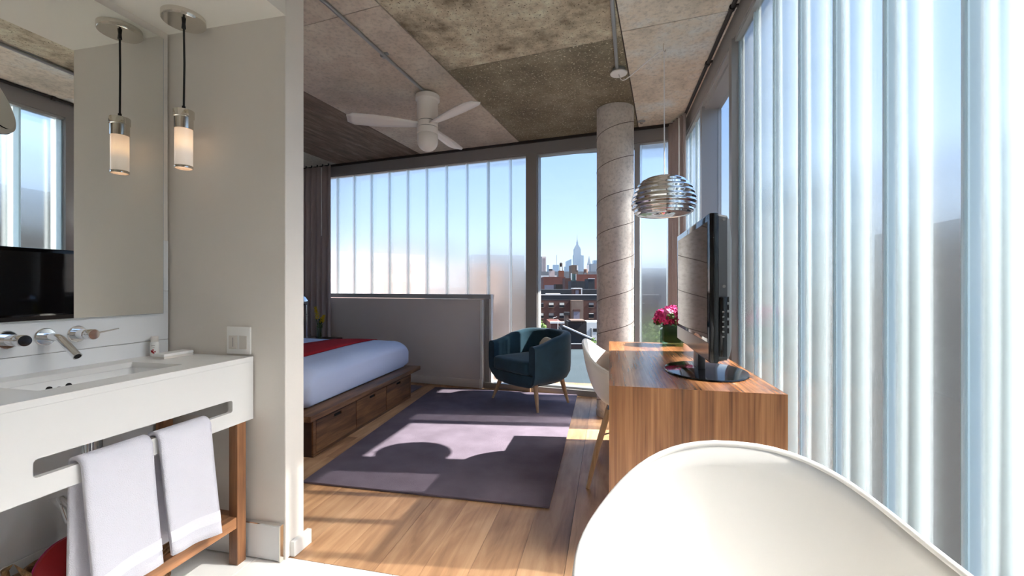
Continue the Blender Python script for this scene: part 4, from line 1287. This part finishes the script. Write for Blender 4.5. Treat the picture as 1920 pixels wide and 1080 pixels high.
# ------------------------------------------------------------------ towels draped over the apron rail
def towel(ya, yb, zf, zfb, zback, skew, label):
    """front hangs to zf (near side) / zfb (far side); ya near, yb far"""
    root = empty('hand_towel', (VX1, ya, sz0), 0, label, 'towel', 'white hand towels on the washstand rail')
    path = []            # (x, z) centre-line over the rail, arc starts at the back bottom
    Zr = sz0 + 0.006
    back = [(-0.030, zback + (Zr - 0.012 - zback) * k / 8) for k in range(9)]
    arc = [(-0.010 + 0.021 * -math.cos(PI * k / 8), Zr - 0.006 + 0.014 * math.sin(PI * k / 8)) for k in range(1, 8)]
    def front(k, v):
        zend = zf + (zfb - zf) * v
        return (0.016 + 0.012 * math.sin(k * 1.3) * k, Zr - 0.012 + (zend - Zr + 0.012) * k)
    def fn(u, v):
        nb, na, nf = 9, 7, 14
        i = u * (nb + na + nf - 1)
        if i < nb: x_, z_ = back[min(int(round(i)), 8)]
        elif i < nb + na: x_, z_ = arc[min(int(round(i)) - nb, 6)]
        else:
            k = (i - nb - na) / (nf - 1)
            x_, z_ = front(k, v)
        hang = max(0.0, (Zr - z_))
        yy = (yb - ya) * v + (skew * hang if x_ > 0 else -0.25 * skew * hang)
        ww = 0.006 * math.sin(v * 7 + 1.0) * hang * 3
        return (x_ + (ww if x_ > 0 else 0), yy, z_ - sz0)
    MB().grid(fn, 30, 14).build('cloth', M['terry'], root, smooth=True, solid=0.011, angle=180)
    # a second folded layer just inside the front
    def fn2(u, v):
        p = fn(16 / 29 + u * 13 / 29 * 0.97, v * 0.97 + 0.015)
        return (p[0] - 0.0105 - 0.004 * u, p[1] - 0.012 * u, p[2] + 0.004)
    def fn3(u, v):
        zend = zf + (zfb - zf) * v
        k = 0.78 + 0.10 * u
        p = front(k, v)
        q = fn(29 * (k * 0.43 + 0.57) / 29, v)
        return (q[0] + 0.0068, q[1], q[2])
    MB().grid(fn3, 3, 14).build('woven_band', M['towel_band'], root, smooth=True, angle=180)
    return root
towel(0.888, 1.072, 0.205, 0.228, 0.212, 0.05, 'white terry hand towel on the washstand rail, nearer the picture edge')
towel(1.096, 1.276, 0.232, 0.205, 0.25, 0.07, 'white terry hand towel on the washstand rail, nearer the partition')

# ------------------------------------------------------------------ basket with red pouch under the washstand
bk_ = empty('wicker_basket', (-1.645, 1.085, 0.004), 0, 'oval woven basket on the floor under the washstand', 'basket')
for k in range(13):
    z = 0.012 + k * 0.0195
    s_ = 0.86 + 0.14 * (k / 12) ** 0.7
    pth = []
    for q in range(49):
        a = 2 * PI * q / 48
        pth.append((0.125 * s_ * math.cos(a), 0.215 * s_ * math.sin(a), z + 0.002 * math.sin(q * 2.5 + k)))
    MB().tube(pth, 0.0105, 7, caps=False).build('coil', M['wicker'], bk_, smooth=True, angle=180)
m = MB().lathe([(0.001, 0.004), (0.85, 0.004), (0.85, 0.012), (0.001, 0.012)], 32, (0, 0, 0), 0.125, 0.215).build('bottom', M['wicker_dark'], bk_)
for sy in (-1, 1):
    MB().tube([(-0.05, sy * 0.205, 0.245), (-0.045, sy * 0.215, 0.30), (0.0, sy * 0.22, 0.33), (0.045, sy * 0.215, 0.30), (0.05, sy * 0.205, 0.245)], 0.009, 8).build('handle', M['wicker'], bk_, smooth=True)
rb = empty('red_pouch', (-1.615, 0.985, 0.165), 0, 'round red pouch tucked in the woven basket', 'pouch')
MB().lathe([(0.001, 0.0), (0.085, 0.0), (0.105, 0.012), (0.108, 0.025), (0.105, 0.038), (0.085, 0.05), (0.001, 0.052)], 40).build('body', M['redbag'], rb, smooth=True, M=Matrix.Translation((0.02, 0, 0.08)) @ Matrix.Rotation(math.radians(62), 4, 'Y') @ Matrix.Translation((0, 0, -0.026)))
MB().lathe([(0.1055, 0.021), (0.1095, 0.023), (0.1095, 0.027), (0.1055, 0.029)], 40, caps=False).build('zip_seam', M['magenta'], rb, smooth=True, M=Matrix.Translation((0.02, 0, 0.08)) @ Matrix.Rotation(math.radians(62), 4, 'Y') @ Matrix.Translation((0, 0, -0.026)))
dk = empty('dark_pouch', (-1.66, 1.185, 0.12), 0, 'dark brown woven pouch behind the towels in the basket', 'pouch')
for k in range(8):
    s_ = math.sin(PI * (k + 1.2) / 9.6)
    pth = [(0.075 * s_ * math.cos(2 * PI * q / 28), 0.085 * s_ * math.sin(2 * PI * q / 28), 0.02 + k * 0.021) for q in range(29)]
    MB().tube(pth, 0.0125, 6, caps=False).build('coil', M['wicker_dark'], dk, smooth=True, angle=180)

# ------------------------------------------------------------------ the city outside, built in metres where it stands
CA, SA = math.cos(YAW), math.sin(YAW)
CR = YAW        # city blocks face the room
GZ = -27.0      # street level


def cpt(u, d, z=0.0):
    """u metres to the right, d metres out along the view direction"""
    return Vector((u * CA - d * SA, u * SA + d * CA, z))


def pu(px, d): return (px - 960) / 800 * d
def pz_(py, d): return CAM_H + (537 - py) / 800 * d


MC = {}
MC['brick'] = flat('city_brown_brick', srgb(92, 64, 56), 0.9, noise=0.15, nscale=0.4)
MC['brick_red'] = flat('city_red_brick', srgb(112, 69, 59), 0.9, noise=0.15, nscale=0.3)
MC['brick_orange'] = flat('city_orange_brick', srgb(130, 80, 60), 0.9, noise=0.15, nscale=0.3)
MC['slate'] = flat('city_slate', srgb(50, 52, 55), 0.8, noise=0.15, nscale=0.4)
MC['tan'] = flat('city_tan_stone', srgb(123, 103, 90), 0.9, noise=0.1, nscale=0.5)
MC['pale'] = flat('city_pale_stone', srgb(216, 194, 184), 0.9, noise=0.06, nscale=0.3)
MC['white'] = flat('city_white', srgb(232, 228, 222), 0.8)
MC['grey'] = flat('city_grey_stone', srgb(120, 120, 121), 0.9, noise=0.1, nscale=0.2)
MC['lilac'] = flat('city_lilac_render', srgb(135, 129, 139), 0.9)
MC['dark'] = flat('city_dark_roof', srgb(46, 44, 44), 0.9, noise=0.2, nscale=0.5)
MC['green'] = flat('city_green_copper', srgb(76, 95, 90), 0.8)
MC['lime'] = flat('city_limestone', srgb(112, 116, 124), 0.9, noise=0.05, nscale=0.05)
MC['bglass'] = flat('city_blue_glass', srgb(94, 116, 137), 0.3, noise=0.08, nscale=0.05)
MC['win'] = flat('city_window_dark', srgb(36, 40, 45), 0.2)
MC['blind'] = flat('city_window_blind', srgb(214, 212, 200), 0.8)
MC['rust'] = flat('city_tank_wood', srgb(54, 45, 40), 0.9)
MC['foliage'] = flat('city_foliage', srgb(98, 124, 58), 0.8, noise=0.35, nscale=1.5)
MC['asphalt'] = flat('city_ground', srgb(92, 89, 87), 0.95, noise=0.2, nscale=0.05)
MC['dkbldg'] = flat('city_dark_facade', srgb(30, 30, 34), 0.8, noise=0.1, nscale=0.3)
MC['brbldg'] = flat('city_brown_facade', srgb(52, 38, 32), 0.85, noise=0.1, nscale=0.3)

MC['deck'] = flat('city_roof_deck', srgb(62, 74, 78), 0.9, noise=0.12, nscale=0.3)
gnd = MB().box(-6000, 6000, -3000, 9000, GZ - 2, GZ).build('city_ground', MC['asphalt'], None)
tag(gnd, 'street level far below the windows', kind='structure')


def bldg(name, label, px0, px1, py_top, d, mat, depth=20.0, cat='building', group=None, z0=None, parts=(), parapet=None, tilt=0.0):
    u0, u1 = pu(px0, d), pu(px1, d)
    zt = pz_(py_top, d)
    uc = (u0 + u1) / 2
    root = empty(name, cpt(uc, d, GZ if z0 is None else z0), CR + tilt, label, cat, group)
    base = GZ if z0 is None else z0
    w = (u1 - u0) / 2
    MB().box(-w, w, 0, depth, 0, zt - base).build('walls', mat, root)
    if parapet:
        t = max(0.25, 0.9 / 800 * d)
        MB().box(-w - 0.1, w + 0.1, -0.1, 0.4, zt - base, zt - base + t).build('coping', parapet, root)
    for (nm, a0, a1, b0, b1, dd, dep, mt) in parts:   # px range, py range, offset towards camera, depth, material
        x0, x1 = pu(a0, d) - uc, pu(a1, d) - uc
        zz0, zz1 = pz_(b1, d) - base, pz_(b0, d) - base
        MB().box(x0, x1, -dd, dep, zz0, zz1).build(nm, mt, root)
    return root


def win_pair(root_u, d, px0, px1, py0, py1, root, base, blind=True):
    pass


# brick apartment block across the yard
D1 = 120.0
parts = []
for cx_ in (917, 937, 957, 977, 997, 1014.5, 1033.5, 1053.5, 1108.5, 1128, 1147, 1166, 1185, 1204, 1223):
    for r_, (y0, y1) in enumerate(((567.5, 576.5), (587.0, 596.5), (606.5, 616), (626, 635.5), (645.5, 655))):
        parts.append(('window', cx_ - 4.6, cx_ + 4.6, y0, y1, 0.05, 0.25, MC['win']))
        bh = 0.5 if random.random() < 0.75 else 0.2
        parts.append(('blind', cx_ - 4.4, cx_ + 4.4, y0 + 0.3, y0 + (y1 - y0) * bh, 0.12, 0.02, MC['blind'] if random.random() < 0.6 else MC['grey']))
        parts.append(('window_sill', cx_ - 5, cx_ + 5, y1, y1 + 0.9, 0.25, 0.1, MC['tan']))
parts += [('attic_band', 900, 1240, 553.5, 563, 0.02, 0.5, MC['slate']),
          ('bay', 1069, 1091, 563, 640, 2.5, 1.0, MC['tan']), ('bay_arch', 1072.5, 1085, 579, 583, 2.7, 0.3, MC['brick']),
          ('bay_door', 1073, 1084, 583, 600, 2.62, 0.2, MC['lilac'])]
bldg('apartment_block', 'long brown brick apartment block with rows of small windows seen through the clear window', 905, 1235, 553.5, D1, MC['brick'], 14, parts=parts, parapet=MC['white'])

# nearer roofs
bldg('brick_house', 'low red brick house with white coping below the armchair back', 1033, 1057, 606.5, 62, MC['brick_red'], 8, parapet=MC['white'])
rf = empty('sloping_roof', cpt(pu(1056, 55), 55, 0), CR, 'dark roof slope with a bright white edge running down to the right', 'roof')
P0 = (0, 0, pz_(611, 55)); P1 = (pu(1104, 55) - pu(1056, 55), -4, pz_(630, 55)); P2 = (pu(1104, 55) - pu(1056, 55), -4, pz_(655, 55)); P3 = (-1.4, 0, pz_(655, 55))
mm = MB().add([P0, P1, P2, P3, (0, 3, P0[2]), (P1[0], -1, P1[2]), (P2[0], -1, P2[2]), (-1.4, 3, P3[2])], [(0, 1, 2, 3), (4, 7, 6, 5), (0, 4, 5, 1), (1, 5, 6, 2), (2, 6, 7, 3), (3, 7, 4, 0)])
mm.build('slope', MC['dark'], rf)
MB().tube([(0, -0.05, P0[2]), (P1[0], -4.05, P1[2])], 0.10, 6).build('edge_flashing', MC['white'], rf)
bldg('brick_chimney', 'square brick chimney stack rising in front of the apartment block', 1058.5, 1065.5, 591, 75, MC['tan'], 0.8, 'chimney', parts=[('cap', 1058, 1068, 585.5, 591, 0.2, 1.0, MC['dark'])])
bldg('roof_shed', 'black flat-roofed rooftop structure under the apartment block', 1065, 1100, 602.5, 72, MC['dark'], 5, parts=[('roof_edge', 1070, 1097, 600.5, 602.5, 0.3, 3, MC['tan'])])
bldg('white_terrace', 'bright white terrace wall beside the column', 1092, 1135, 604, 85, MC['white'], 5, parts=[('opening', 1112, 1122, 616, 622, 0.05, 0.2, MC['dark']), ('post', 1107.5, 1109, 615, 640, 0.3, 0.2, MC['grey'])])
fr_ = empty('flat_roof', cpt(0, 0, GZ), CR, 'grey-green flat roof with a low brick parapet close below the clear window', 'roof')
rz_ = pz_(655, 42) - GZ
MB().prism([(pu(1003, 9), 9), (pu(1190, 9), 9), (pu(1190, 42), 42), (pu(1003, 42), 42)], 0, rz_).build('roof_deck', MC['deck'], fr_)
MB().box(pu(1003, 42), pu(1190, 42), 42.05, 42.4, rz_ - 1, rz_ + 9 / 800 * 42).build('parapet', MC['brick'], fr_)
MB().box(pu(1003, 42) - 0.1, pu(1190, 42), 42.0, 42.5, rz_ + 9 / 800 * 42, rz_ + 9 / 800 * 42 + 0.06).build('coping', MC['grey'], fr_)
ant = empty('roof_antenna', cpt(pu(1046, 48), 48, pz_(650, 48)), CR, 'thin white roof antenna mast with guy wires', 'antenna')
hz = pz_(599, 48) - pz_(650, 48)
MB().tube([(0, 0, 0), (0, 0, hz)], 0.035, 6).build('mast', MC['white'], ant)
MB().tube([(0, 0, hz * 0.8), (1.0, 0, hz * 0.4)], 0.012, 5).build('guy_wire', MC['grey'], ant)
MB().tube([(-0.55, 0, hz + 0.15), (-0.1, 0, hz + 0.3)], 0.03, 5).build('dish_arm', MC['white'], ant)


def tree(px, py_top, d, rad, label, n=900):
    zc = pz_(py_top, d)
    root = empty('tree', cpt(pu(px, d), d, GZ), CR, label, 'tree', 'trees in the yard')
    h = zc - GZ
    MB().tube([(0, 0, 0), (0, 0, h - rad)], [rad * 0.09, rad * 0.05], 8).build('trunk', MC['rust'], root)
    m = MB()
    rnd = random.Random(int(px))
    for k in range(n):
        v = Vector((rnd.gauss(0, 1), rnd.gauss(0, 1), rnd.gauss(0, 1))).normalized() * rad * rnd.uniform(0.55, 1.0)
        lump = 1 + 0.18 * math.sin(v.x * 3 / rad + px) * math.cos(v.z * 4 / rad)
        c = Vector((0, 0, h - rad)) + v * lump
        a = Vector((rnd.gauss(0, 1), rnd.gauss(0, 1), rnd.gauss(0, 1))).normalized()
        b = a.cross(v).normalized()
        s_ = rad * 0.11
        m.add([c - a * s_, c + b * s_ * 0.6, c + a * s_, c - b * s_ * 0.6], [(0, 1, 2, 3)])
    f = m.build('foliage', MC['foliage'], root)
    f['kind'] = 'stuff'
    return root


tree(1010, 602, 79, 2.3, 'green treetop at the left edge of the clear window')
tree(1031, 608, 86, 1.9, 'smaller green treetop behind the low brick house')
tree(1123, 634, 50, 2.0, 'green treetop low beside the column')
tree(1215, 598, 60, 3.6, 'large green tree behind the frosted glass right of the column')
tree(1325, 606, 58, 3.2, 'second green tree behind the frosted glass near the corner curtain')

# middle distance
bldg('rooftop_row', 'dark grey row of roofs just above the apartment block', 1000, 1130, 543, 170, MC['slate'], 20, parapet=None)
bldg('penthouse_hut', 'white rooftop hut with a pale blue door', 1075.5, 1091, 541, 160, MC['brick'], 6, parts=[('roof_slab', 1075, 1091.5, 540, 542, 0.4, 6.5, MC['white']), ('door', 1079, 1085, 544, 553, 0.05, 0.2, MC['lilac']), ('side_post', 1089.5, 1091.5, 542, 553, 0.2, 0.5, MC['white'])])
bldg('skylight_ramp', 'pale wedge-shaped rooftop ramp', 1024, 1051, 550.5, 155, MC['white'], 4)
bldg('red_block', 'wide red brick block in the middle distance', 1019, 1060, 519, 290, MC['brick_red'], 25)
bldg('lilac_block', 'pale lilac rendered block below the red brick one', 1024, 1043, 534.5, 230, MC['lilac'], 12)
bldg('dark_box', 'dark brown windowless block left of the narrow red tower', 1042, 1055, 533, 215, MC['rust'], 10)
bldg('narrow_red_tower', 'narrow dark red brick building in the middle of the view', 1059.5, 1070.5, 521.5, 240, MC['brick'], 12)
bldg('slate_block', 'wide dark slate-coloured block in the right half of the view', 1071, 1108, 527, 222, MC['slate'], 12)
bldg('green_block', 'dark green-grey block next to the column', 1103, 1115, 523, 203, MC['slate'], 10, parapet=MC['white'])
bldg('brick_row_house', 'long low brick house front reaching behind the column', 1080, 1150, 514.5, 330, MC['brick_red'], 20)
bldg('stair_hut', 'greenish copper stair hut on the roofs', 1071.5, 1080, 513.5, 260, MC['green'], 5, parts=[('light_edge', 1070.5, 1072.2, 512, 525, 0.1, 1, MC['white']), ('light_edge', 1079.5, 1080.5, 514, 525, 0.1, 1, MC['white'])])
bldg('brick_tower', 'orange brick bulkhead tower carrying a water tank', 1048, 1057.5, 507.5, 322, MC['brick_orange'], 5)
bldg('white_hut', 'white stuccoed rooftop bulkhead left of the water tank', 1030.5, 1040, 507, 332, MC['pale'], 7, parts=[('hood', 1030, 1036, 504.5, 507, 0.3, 6, MC['dark'])])
bldg('white_parapet', 'sunlit white parapet row on the left roofs', 1012, 1044, 516.5, 345, MC['white'], 5)
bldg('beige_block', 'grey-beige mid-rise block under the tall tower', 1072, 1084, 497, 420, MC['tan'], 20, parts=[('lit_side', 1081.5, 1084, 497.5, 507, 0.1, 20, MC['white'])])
bldg('horizon_roofs', 'hazy row of far roofs along the horizon', 940, 1190, 509, 520, MC['grey'], 40)


def water_tank(px, py0, py1, pyl, d, w, label, mat):
    z0, zt, zb = pz_(pyl, d), pz_(py0, d), pz_(py1, d)
    r_ = w / 800 * d / 2
    root = empty('water_tank', cpt(pu(px, d), d + 2, z0), CR, label, 'water tank', 'rooftop water tanks')
    MB().lathe([(0.01, 0), (r_, 0), (r_, (zt - zb) * 0.75), (r_ * 1.08, (zt - zb) * 0.76), (0.01, zt - zb)], 18, (0, 0, zb - z0)).build('tank', mat, root, smooth=True)
    for sx in (-1, 1):
        for sy in (-1, 1):
            MB().tube([(sx * r_ * 0.9, sy * r_ * 0.9, 0), (sx * r_ * 0.8, sy * r_ * 0.8, zb - z0)], r_ * 0.12, 6).build('leg', mat, root)
    return root


water_tank(1052.5, 491.5, 500, 507.4, 322, 5.6, 'dark wooden water tank on tall legs above the orange bulkhead', MC['rust'])
water_tank(1099, 503, 511, 514.6, 334, 7.5, 'pale squat water tank with conical cap near the column', MC['tan'])

# skyline
bldg('apartment_tower', 'pale beige apartment tower at the left of the skyline', 1012, 1024, 481, 900, MC['pale'], 18, 'tower',
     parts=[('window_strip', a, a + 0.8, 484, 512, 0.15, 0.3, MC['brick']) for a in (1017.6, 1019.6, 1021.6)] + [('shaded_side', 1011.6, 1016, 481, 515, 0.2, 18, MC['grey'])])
bldg('slim_tower', 'slim blue-grey tower next to the pale apartment tower', 1026, 1029.3, 497, 2200, MC['bglass'], 20, 'tower')
bldg('mast_tower', 'blue glass tower with a thin mast', 1037, 1048, 496.5, 3000, MC['bglass'], 40, 'tower', parts=[('mast', 1043.2, 1044.1, 478, 497, 0, 3, MC['grey'])])
r0 = bldg('wedge_tower', 'blue glass tower with slanted top', 1061.5, 1071.5, 490, 2800, MC['bglass'], 40, 'tower')
dd = 2800
MB().add([(pu(-5 + 960, dd), 0, pz_(490, dd) - GZ), (pu(5 + 960, dd), 0, pz_(490, dd) - GZ), (pu(5 + 960, dd), 0, pz_(485.5, dd) - GZ), (pu(-5 + 960, dd), 40, pz_(490, dd) - GZ), (pu(5 + 960, dd), 40, pz_(490, dd) - GZ), (pu(5 + 960, dd), 40, pz_(485.5, dd) - GZ)],
         [(0, 1, 2), (3, 5, 4), (0, 2, 5, 3), (1, 4, 5, 2), (0, 3, 4, 1)]).build('slanted_crown', MC['bglass'], r0)
bldg('low_glass_tower', 'shorter blue glass block left of the slanted tower', 1058.5, 1064, 500, 2500, MC['bglass'], 40, 'tower')
dt = 3300
tw = bldg('stepped_skyscraper', 'tall stepped limestone skyscraper with a needle spire', 1075.8, 1090.5, 478, dt, MC['lime'], 60, 'tower', parts=[
    ('upper_shaft', 1077.0, 1089.3, 466, 480, -4, 52, MC['lime']), ('setback', 1078.4, 1088.0, 462.5, 468, -8, 46, MC['lime']), ('setback', 1080.0, 1086.4, 459.5, 464, -14, 40, MC['lime']),
    ('lantern', 1081.6, 1085.0, 453, 461, -20, 34, MC['lime']), ('lantern_cap', 1082.3, 1084.2, 449.5, 454, -22, 32, MC['grey']),
    ('side_wing', 1088.0, 1094.5, 479, 515, 3, 60, MC['lime'])])
MB().tube([(0, 27, pz_(450, dt) - GZ), (0, 27, pz_(443, dt) - GZ), (0, 27, pz_(437.5, dt) - GZ)], [2.6, 1.6, 0.8], 8).build('spire', MC['grey'], tw)
dp = 2300
tp_ = bldg('pyramid_tower', 'pale campanile tower with a pointed pyramid roof', 1101.5, 1108.5, 497, dp, MC['pale'], 20, 'tower')
wv = pu(960 + 3.3, dp)
MB().add([(-wv, 0, pz_(497, dp) - GZ), (wv, 0, pz_(497, dp) - GZ), (wv, 20, pz_(497, dp) - GZ), (-wv, 20, pz_(497, dp) - GZ), (0, 10, pz_(479, dp) - GZ)], [(0, 1, 4), (1, 2, 4), (2, 3, 4), (3, 0, 4), (3, 2, 1, 0)]).build('pyramid_roof', MC['lime'], tp_)
bldg('grey_tower', 'hazy grey tower block at the right edge of the skyline', 1108, 1126, 494.5, 1500, MC['grey'], 40, 'tower')
bldg('blue_slab', 'blue-grey slab tower half hidden by the column', 1113.5, 1132, 488, 2000, MC['bglass'], 40, 'tower')

# neighbours seen only as blurred shapes through the channel glass
bldg('pale_neighbour', 'large pale facade blurred behind the frosted glass over the bed', 240, 820, 466, 95, MC['pale'], 10, tilt=0.65,
     parts=[('window', 262 + 42 * i, 282 + 42 * i, 485 + 42 * j, 510 + 42 * j, 0.05, 0.3, MC['grey']) for i in range(13) for j in range(5)])
bldg('tan_neighbour', 'tan brick facade blurred behind the frosted glass left of the clear window', 885, 985, 478, 108, MC['tan'], 8, tilt=0.25)
nb = empty('dark_neighbour', (24, 0, GZ), 0, 'dark building blurred behind the right channel glass', 'building')
MB().box(0, 14, -30, 47, 0, 20).build('lower_storeys', MC['brbldg'], nb)
MB().box(0.5, 14, -30, 47, 20, 33.0).build('upper_storeys', MC['dkbldg'], nb)
nb2 = bldg('grey_neighbour', 'grey building blurred behind the frosted glass right of the column', 1190, 1300, 503, 140, MC['grey'], 15)

# air haze over the city
hk = NT('city_haze')
hk.n.remove(hk.p)
vs_ = hk.new('VolumeScatter')
vs_.inputs['Color'].default_value = (0.50, 0.72, 1.0, 1)
vs_.inputs['Density'].default_value = 1.1e-4
vs_.inputs['Anisotropy'].default_value = 0.1
hk.l(vs_.outputs[0], hk.out.inputs['Volume'])
hz_ = MB().box(-4000, 4000, 420, 5200, GZ - 1, 420).build('air_haze', hk.m, None)
tag(hz_, 'thin blue haze hanging over the distant city', 'haze', kind='stuff')
hz_.rotation_euler = (0, 0, CR)
